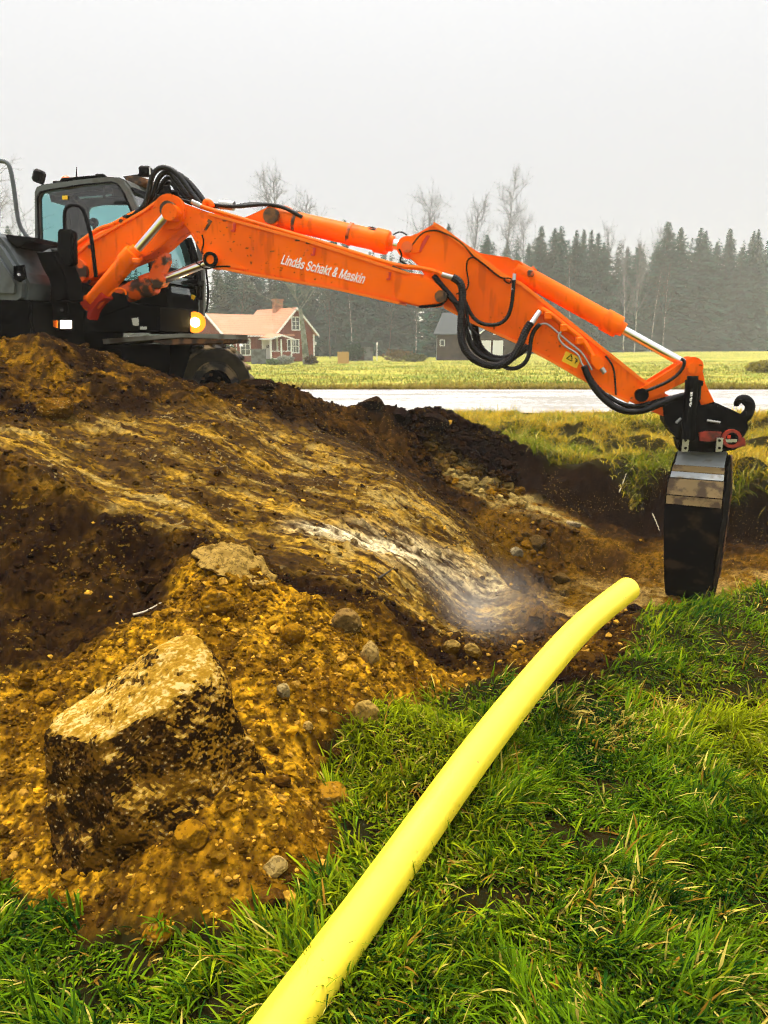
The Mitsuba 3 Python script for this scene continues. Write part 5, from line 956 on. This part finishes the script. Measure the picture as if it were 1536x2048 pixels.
obj('wall', F.box(-1.9, 2.3, 0, 5, 0, 2.9), 'm_darkwood', ba, False); obj('roof', cat(F.prism([(-2.2, -.4, 2.75), (2.6, -.4, 2.75), (1.9, 2.5, 5.1), (-1.3, 2.5, 5.1)], .12, (0, 0, 1)), F.prism([(-2.2, 5.4, 2.75), (2.6, 5.4, 2.75), (1.9, 2.5, 5.1), (-1.3, 2.5, 5.1)], .12, (0, 0, 1))), 'm_slate', ba, False)
bw = obj('window', cat(F.box(-1.5, -.95, -.05, -.002, 1.55, 2.25)), 'm_trim', ba, False); obj('pane', F.box(-1.42, -1.03, -.06, -.052, 1.62, 2.18), 'm_pane', bw, False)
for x in (2.2, -1.9): obj('corner_board', F.box(x, x + .12, -.05, -.002, 0, 2.7), 'm_greywood', ba, False)
F = local(985, 716, 86, .05); ga = thing('red_garage', 'brown gabled garage with white double doors below the arm hoses', 'garage')
obj('wall', F.prism([(-2.2, 0, 0), (2.6, 0, 0), (2.6, 0, 2.2), (.2, 0, 4.1), (-2.2, 0, 2.2)], 5, (0, 1, 0)), 'm_darkwood', ga, False)
obj('roof', cat(F.prism([(-2.6, -.3, 1.95), (.2, -.3, 4.25), (.2, 5.3, 4.25), (-2.6, 5.3, 1.95)], .12, (0, 0, 1)), F.prism([(3.0, -.3, 1.95), (.2, -.3, 4.25), (.2, 5.3, 4.25), (3.0, 5.3, 1.95)], .12, (0, 0, 1))), 'm_slate', ga, False)
obj('bargeboard', F.prism([(-2.65, -.35, 1.85), (-2.65, -.35, 2.02), (.2, -.35, 4.38), (.2, -.35, 4.2)], .04, (0, 1, 0)), 'm_trim', ga, False); obj('bargeboard', F.prism([(3.05, -.35, 1.85), (3.05, -.35, 2.02), (.2, -.35, 4.38), (.2, -.35, 4.2)], .04, (0, 1, 0)), 'm_trim', ga, False)
for a0, a1 in ((-1.3, -.22), (-.0, 1.1)): obj('door', F.box(a0, a1, -.06, -.002, .25, 2.15), 'm_trim', ga, False)
obj('sign_board', F.box(.0, .5, -.06, -.002, 2.75, 2.95), 'm_trim', ga, False)
# ================================================================ TREES
def spruce_mesh(H_, R_, seed, dens=1.0):
    r = np.random.default_rng(seed); V_, F_, n0 = [], [], 0; cc = []
    nbr = int(330 * dens)
    for b in range(nbr):
        t = (b + r.random()) / nbr; t = 1 - (1 - t) ** .8; z = H_ * (.05 + .95 * t); rad = R_ * (1 - t) ** .75 * (.5 + .75 * r.random()) + .14
        a = b * 2.39996 + r.normal(0, .3); ln = rad; droop = .05 + .5 * (1 - t) * r.random() + .15 * r.random()
        d = np.array([math.cos(a), math.sin(a)]); s = np.array([-d[1], d[0]]); g = .4 + .9 * r.random(); w = .15 * ln + .16
        for q in range(4):
            f0 = q / 4 * .85 + .02; f1 = f0 + .36; jw = w * (1.15 - .6 * f0) * (.6 + .8 * r.random()); tw = r.normal(0, .35); dz = r.normal(0, .12)
            p0 = np.r_[d * ln * f0, z - droop * ln * f0 ** 1.3]; p1 = np.r_[d * ln * f1 + s * tw * w, z + dz - droop * ln * f1 ** 1.3 - .05]; hx = p0[:2] * .6 + p1[:2] * .4; hz = p0[2] * .5 + p1[2] * .5; l = np.r_[hx + s * jw, hz - jw * (.3 + 1.1 * r.random())]; rr = np.r_[hx - s * jw, hz - jw * (.3 + 1.1 * r.random())]
            V_ += [p0, l, p1, rr]; F_ += [[n0, n0 + 1, n0 + 2], [n0, n0 + 2, n0 + 3]]; cc += [g] * 4; n0 += 4
    V_ = np.array(V_); cc = np.array(cc)[:, None]
    return (V_, np.array(F_)), C(.018, .070, .048) * cc
def bare_mesh(H_, seed, spread=.5, lean=0.0, birch=False, lo=.35):
    r = np.random.default_rng(seed); tr, br_ = [], []
    p = [np.zeros(3)]; d = np.array([lean, 0, 1.0]); d /= np.linalg.norm(d); n = 9
    for k in range(n): d = d + r.normal(0, .05, 3) * [1, 1, .3]; d /= np.linalg.norm(d); p.append(p[-1] + d * H_ / n)
    p = np.array(p); rad = np.linspace(H_ * .013, H_ * .002, n + 1); tr.append(tube(p, rad, 7))
    def grow(a, dir_, ln, r0, lev):
        m = 4; q = [a]; dd = dir_.copy()
        for k in range(m): dd = dd + r.normal(0, .16, 3) + np.array([0, 0, .06]); dd /= np.linalg.norm(dd); q.append(q[-1] + dd * ln / m)
        q = np.array(q); br_.append(tube(q, np.linspace(r0, r0 * .35, m + 1), 3, False))
        if lev > 0:
            for k in range(6 if lev > 1 else 5):
                j = r.integers(1, m + 1); e = (q[j] - q[j - 1]); e /= np.linalg.norm(e); e = e + r.normal(0, .55, 3); e /= np.linalg.norm(e); grow(q[j], e, ln * (.45 + .25 * r.random()), r0 * .45, lev - 1)
    nb = 30
    for k in range(nb):
        t = lo + (1 - lo) * (k + r.random()) / nb; t = min(t, .98); a = np.array([np.interp(t * n, np.arange(n + 1), p[:, i]) for i in range(3)]); az = r.random() * 6.28; up = .5 + .9 * t
        e = np.array([math.cos(az), math.sin(az), up]); e /= np.linalg.norm(e); grow(a, e, H_ * spread * (.35 + .3 * r.random()) * (1.15 - .75 * t), H_ * .0036, 2)
    return cat(*tr), cat(*br_)
scene['m_needle'] = {'type': 'principledthin', 'base_color': VC, 'roughness': .8, 'diff_trans': 0.9, 'spec_trans': 0.0}
mat('m_bark', grime((.075, .06, .045), (.05, .045, .03), 2.0, .4, .7), .9); mat('m_birch', grime((.50, .48, .44), (.08, .07, .06), 1.6, .5, .62), .8); mat('m_twigs', (.19, .175, .18), .9); mat('m_twigs_dark', (.05, .048, .036), .9); mat('m_mossy', grime((.24, .25, .19), (.12, .13, .08), 2.5, .4, .65), .9)
SPR = []
for k in range(5):
    m_, c_ = spruce_mesh(20, 2.6 + .35 * k, 100 + k, 1.25); SPR.append((mikit.ply(m_, 'm_needle', False, color=c_), mikit.ply(rod([0, 0, -.3], [0, 0, 19], .22, 8, .03), 'm_bark', True)))
BARE = []
for k, (sp, ln) in enumerate(((.62, 0), (.5, .05), (.42, -.04))):
    a_, b_ = bare_mesh(18, 200 + k, sp, ln); BARE.append((mikit.ply(a_, 'm_bark', True), mikit.ply(b_, 'm_twigs', True), mikit.ply(a_, 'm_birch', True), mikit.ply(b_, 'm_twigs_dark', True)))
def put(u, vbase, vtop, Y, kind, var, label, group=None, wide=1.0, rot=0):
    o = P(u, vbase, Y); o[2] = float(base_z(o[0], o[1])) - .2; top = P(u, vtop, Y)[2]; hgt = top - o[2]
    if kind == 'spruce':
        k = thing('spruce_tree', label, 'spruce', group); s = hgt / 20.0; M = T().translate(o.tolist()).rotate([0, 0, 1], rot).scale([s * wide * 1.4, s * wide * 1.4, s]); f, t_ = SPR[var % 5]; parts_ = (('crown', f), ('trunk', t_))
    else:
        k = thing('birch_tree' if kind == 'birch' else 'bare_tree', label, 'tree', group); s = hgt / 18.0; M = T().translate(o.tolist()).rotate([0, 0, 1], rot).scale([s * wide, s * wide, s]); a, b, c, e_ = BARE[var % 3]; b = e_ if vtop > 500 else b; parts_ = (('trunk', c if kind == 'birch' else a), ('crown', b))
    for nm, d in parts_: key = numbered(f'{k}__{nm}'); scene[key] = {**d, 'to_world': M}
rg = np.random.default_rng(5)
ORD = 'first second third fourth fifth sixth seventh eighth ninth tenth eleventh twelfth thirteenth fourteenth fifteenth sixteenth seventeenth eighteenth nineteenth twentieth twenty-first twenty-second twenty-third twenty-fourth'.split()
row = [(1532, 452, 1.1), (1523, 458, .9), (1495, 458, .75), (1486, 462, .8), (1466, 495, .9), (1440, 456, 1.15), (1416, 488, .9), (1393, 462, .85), (1384, 456, 1.1), (1344, 453, .95), (1319, 442, 1.45), (1266, 486, 1.0), (1243, 494, .9), (1197, 488, .9), (1184, 464, .85), (1171, 458, .8), (1156, 457, .8), (1142, 460, .9), (1112, 452, 1.0), (1100, 455, .95), (1073, 451, 1.1), (1050, 486, 1.0)]
for i, (u, vt, wd) in enumerate(row):
    Y = 182 - (1536 - u) * .085 + rg.uniform(-4, 4)
    look = 'broad tall' if wd > 1.2 else 'short' if vt > 484 else 'slender' if wd < .9 else 'tall'
    put(u, 703, vt, Y, 'spruce', i, f'{look} misty spruce, {ORD[i]} of the wood counted from the right', 'spruces of the misty wood edge', wd, rg.uniform(0, 360))
for i, (u, vt, Y, wd, lb) in enumerate(((40, 452, 118, 1.0, 'faint spruce between the grab rail and the cab'), (62, 468, 122, .9, 'shorter faint spruce touching the cab edge'), (22, 470, 112, 1.0, 'faint spruce at the left picture edge under a bare tree'), (692, 438, 128, .8, 'faint slender spruce tip above the arm cylinder'), (668, 446, 124, .8, 'faint spruce tip left of the slender one above the arm cylinder'), (893, 446, 112, .9, 'faint spruce between two bare trees right of the arm cylinder'), (968, 470, 110, 1.1, 'dense spruce left of the tall bare birch'))):
    put(u, 712, vt, Y, 'spruce', i + 2, lb, None, wd, 40 * i)
for i, (u, vt, Y, kd, wd, lb) in enumerate(((8, 345, 95, 'bare', 1.0, 'pale bare tree at the left picture edge'), (562, 352, 92, 'bare', 1.0, 'bare tree with rounded crown above the main boom'), (612, 396, 96, 'bare', .9, 'smaller bare tree right of the rounded crown above the boom'), (852, 412, 105, 'bare', .9, 'bare tree rising just left of the peak of the stick'), (930, 418, 108, 'bare', .9, 'bare tree right of the peak of the stick'), (1003, 362, 112, 'birch', .8, 'tallest bare birch against the sky'), (1040, 452, 116, 'bare', .7, 'small bare tree below the tallest birch'),
        (1218, 462, 122, 'birch', .55, 'birch with the thick white trunk above the bucket cylinder'), (1246, 486, 120, 'birch', .5, 'birch with a thin white trunk left of the cylinder rod'), (1268, 500, 121, 'birch', .5, 'birch with white trunk behind the cylinder rod'), (1290, 466, 124, 'birch', .5, 'pale bare birch left of the broad tall spruce'), (1300, 540, 119, 'birch', .45, 'leaning young birch right of the cylinder rod'), (1324, 545, 119, 'birch', .4, 'young birch under the broad tall spruce'), (1140, 520, 116, 'birch', .45, 'birch with thin pale trunk behind the stick'), (705, 560, 92, 'birch', .4, 'thin pale birch behind the garden shed'), (832, 585, 90, 'birch', .4, 'pale slanting birch in the dark wood below the boom'), (778, 575, 96, 'bare', .5, 'dark bare tree in the wood below the boom'), (480, 540, 88, 'bare', .7, 'bare tree behind the cottage chimney'), (660, 560, 84, 'bare', .6, 'dark bare tree right of the cottage gable'))):
    put(u, 712, vt, Y * (1.6 if vt < 470 else 1.2), kd, i, lb, None, wd, 67 * i)
# the old tree before the cottage
a_, b_ = bare_mesh(11, 301, .75, -.06, lo=.42); o = P(613, 725, 69); o[2] = float(base_z(o[0], 69)) - .1; M = T().translate(o.tolist()).scale([1.0, 1.0, .95])
k_ = thing('garden_tree', 'mossy grey old tree standing before the cottage gable', 'tree'); scene[k_ + '__trunk'] = {**mikit.ply(tube([[0, 0, 0], [-.10, 0, 1.5], [-.25, 0, 3.2], [-.45, 0, 5.0]], [.34, .27, .22, .15], 10), 'm_mossy', True), 'to_world': M}; scene[k_ + '__crown'] = {**mikit.ply(b_, 'm_mossy', True), 'to_world': M}
# the wood behind, one mass
VV, FF, CC_, n0 = [], [], [], 0
low = [spruce_mesh(20, 3.0 + .4 * k, 400 + k, .55) for k in range(3)]
for k in range(250):
    u = rg.uniform(-150, 1700); t_ = np.clip((u - 400) / 1100, 0, 1); Y = 98 + 80 * t_ + rg.uniform(3, 32); topv = np.interp(u, [-150, 200, 420, 560, 700, 840, 960, 1060, 1200, 1536, 1700], [500, 500, 520, 505, 500, 490, 480, 470, 478, 470, 470]) + rg.uniform(0, 40)
    if u < 330: Y += 20
    o = P(u, 712, Y); o[2] = float(base_z(o[0], o[1])) - .2; s = (P(u, topv, Y)[2] - o[2]) / 20; (v, f), c = low[k % 3]; a = rg.uniform(0, 6.28); ca, sa = math.cos(a), math.sin(a); w = s * rg.uniform(1.0, 1.5)
    VV.append(np.stack([(v[:, 0] * ca - v[:, 1] * sa) * w, (v[:, 0] * sa + v[:, 1] * ca) * w, v[:, 2] * s], 1) + o); FF.append(f + n0); CC_.append((c if rg.random() < .72 else c * [1.9, .75, .45]) * rg.uniform(.55, 1.3)); n0 += len(v)
struct('distant_wood', (np.vstack(VV), np.vstack(FF)), 'm_needle', 'dark misty mass of the wood behind the front row of trees', 'stuff', smooth=False, color=np.vstack(CC_))
# shrubs and thicket: leaf-sized faces on twigs
def shrub(u, v, Y, w, h, col, label, name='shrub', n=1500, seed=1, leaf=.09, cat_='shrub', depth=None, kind=None):
    r = np.random.default_rng(seed); o = P(u, v, Y); o[2] = float(base_z(o[0], Y)) - .03; q = r.normal(size=(n, 3)); q /= np.linalg.norm(q, axis=1, keepdims=True); q *= (r.random((n, 1)) ** .4); lump = .65 + .7 * meshkit.noise(q * 2.2 + seed, seed); q = q * lump[:, None] * [w / 2, (depth or w) / 2, h / 2] + [0, 0, h / 2]
    q[:, 2] = np.abs(q[:, 2]); s = leaf * (.6 + .8 * r.random(n)); e1 = r.normal(size=(n, 3)); e1 /= np.linalg.norm(e1, axis=1, keepdims=True); e2 = np.cross(e1, r.normal(size=(n, 3))); e2 /= np.linalg.norm(e2, axis=1, keepdims=True)
    V_ = np.stack([q - e1 * s[:, None], q + e2 * s[:, None] * .6, q + e1 * s[:, None], q - e2 * s[:, None] * .6], 1).reshape(-1, 3) + o; f = (np.arange(n)[:, None, None] * 4 + np.array([[0, 1, 2], [0, 2, 3]])[None]).reshape(-1, 3); c = np.repeat(np.asarray(col) * (.5 + r.random((n, 1))), 4, 0)
    if kind: return struct(name, (V_, f), 'm_leaf', label, kind, smooth=False, color=c)
    k = thing(name, label, cat_); obj('foliage', (V_, f), 'm_leaf', k, False, color=c); obj('stem', cat(*[rod(o, o + [w * .3 * math.cos(a), w * .3 * math.sin(a), h * .6], .02, 5) for a in (0, 1.3, 2.5, 3.8, 5)]), 'm_bark', k)
shrub(463, 733, 66, 1.4, 1.7, C(.045, .07, .025), 'dark evergreen bush left of the garden lamp', seed=2); shrub(570, 727, 67, 1.5, .75, C(.32, .33, .26), 'low pale grey shrub beside the porch steps', seed=3, n=900); shrub(546, 730, 66, 1.0, .5, C(.10, .15, .05), 'low green shrub before the porch', seed=4, n=700)
shrub(622, 730, 67, 1.1, .8, C(.10, .07, .03), 'brown withered shrub at the foot of the old tree', seed=5, n=700); shrub(706, 713, 84, 2.2, 2.0, C(.03, .06, .03), 'dark green bush left of the garden shed', seed=6, n=1600); shrub(795, 722, 82, 3.2, 1.2, C(.12, .08, .03), 'russet brush pile in the shade of the wood', seed=7, n=1500); shrub(830, 722, 80, 2.6, .8, C(.09, .09, .03), 'low olive brush right of the russet brush pile', seed=8, n=1200)
shrub(1530, 752, 42, 1.8, .6, C(.26, .22, .03), 'tall withered grass clump at the right edge of the meadow', 'grass_clump', 2500, 9, .08, 'grass clump')
# ================================================================ AIR
scene['air'] = {'type': 'homogeneous', 'albedo': {'type': 'rgb', 'value': [.955, .955, .955]}, 'sigma_t': {'type': 'rgb', 'value': [HAZE, HAZE, HAZE]}}
scene['haze'] = {'type': 'cube', 'bsdf': {'type': 'null'}, 'interior': {'type': 'ref', 'id': 'air'}, 'to_world': T().translate([0, 700, 16.0]).scale([1000, 1150, 20.0])}
labels['haze'] = {'label': 'thin grey mist over the field and wood', 'category': 'haze', 'kind': 'stuff'}
scene['camera']['medium'] = {'type': 'ref', 'id': 'air'}

# a breath of mist hanging in the pit in front of the washed clay
gz, gy_, gx_ = np.meshgrid(np.linspace(-1, 1, 20), np.linspace(-1, 1, 28), np.linspace(-1, 1, 40), indexing='ij')
rr_ = np.sqrt(gx_ ** 2 + gy_ ** 2 + gz ** 2); dn = np.clip(1 - rr_, 0, 1) ** 1.2 * np.clip(meshkit.fbm(np.stack([gx_ * 2.2, gy_ * 2.2, gz * 1.6], -1) + 9, 3, 9) * 2.6 - .7, 0, 2)
scene['pit_mist'] = {'type': 'heterogeneous', 'albedo': {'type': 'rgb', 'value': [.97, .95, .90]}, 'sigma_t': {'type': 'gridvolume', 'grid': mi.VolumeGrid(dn[..., None].astype(np.float32)), 'to_world': T().translate([-.15, 4.35, -.70]).scale([1.5, 1.5, .95])}, 'scale': 1.0}
scene['mist'] = {'type': 'cube', 'bsdf': {'type': 'null'}, 'interior': {'type': 'ref', 'id': 'pit_mist'}, 'exterior': {'type': 'ref', 'id': 'air'}, 'to_world': T().translate([.60, 5.1, -.225]).scale([.75, .75, .475])}
labels['mist'] = {'label': 'pale mist hanging in the pit behind the pipe', 'category': 'mist', 'kind': 'stuff'}
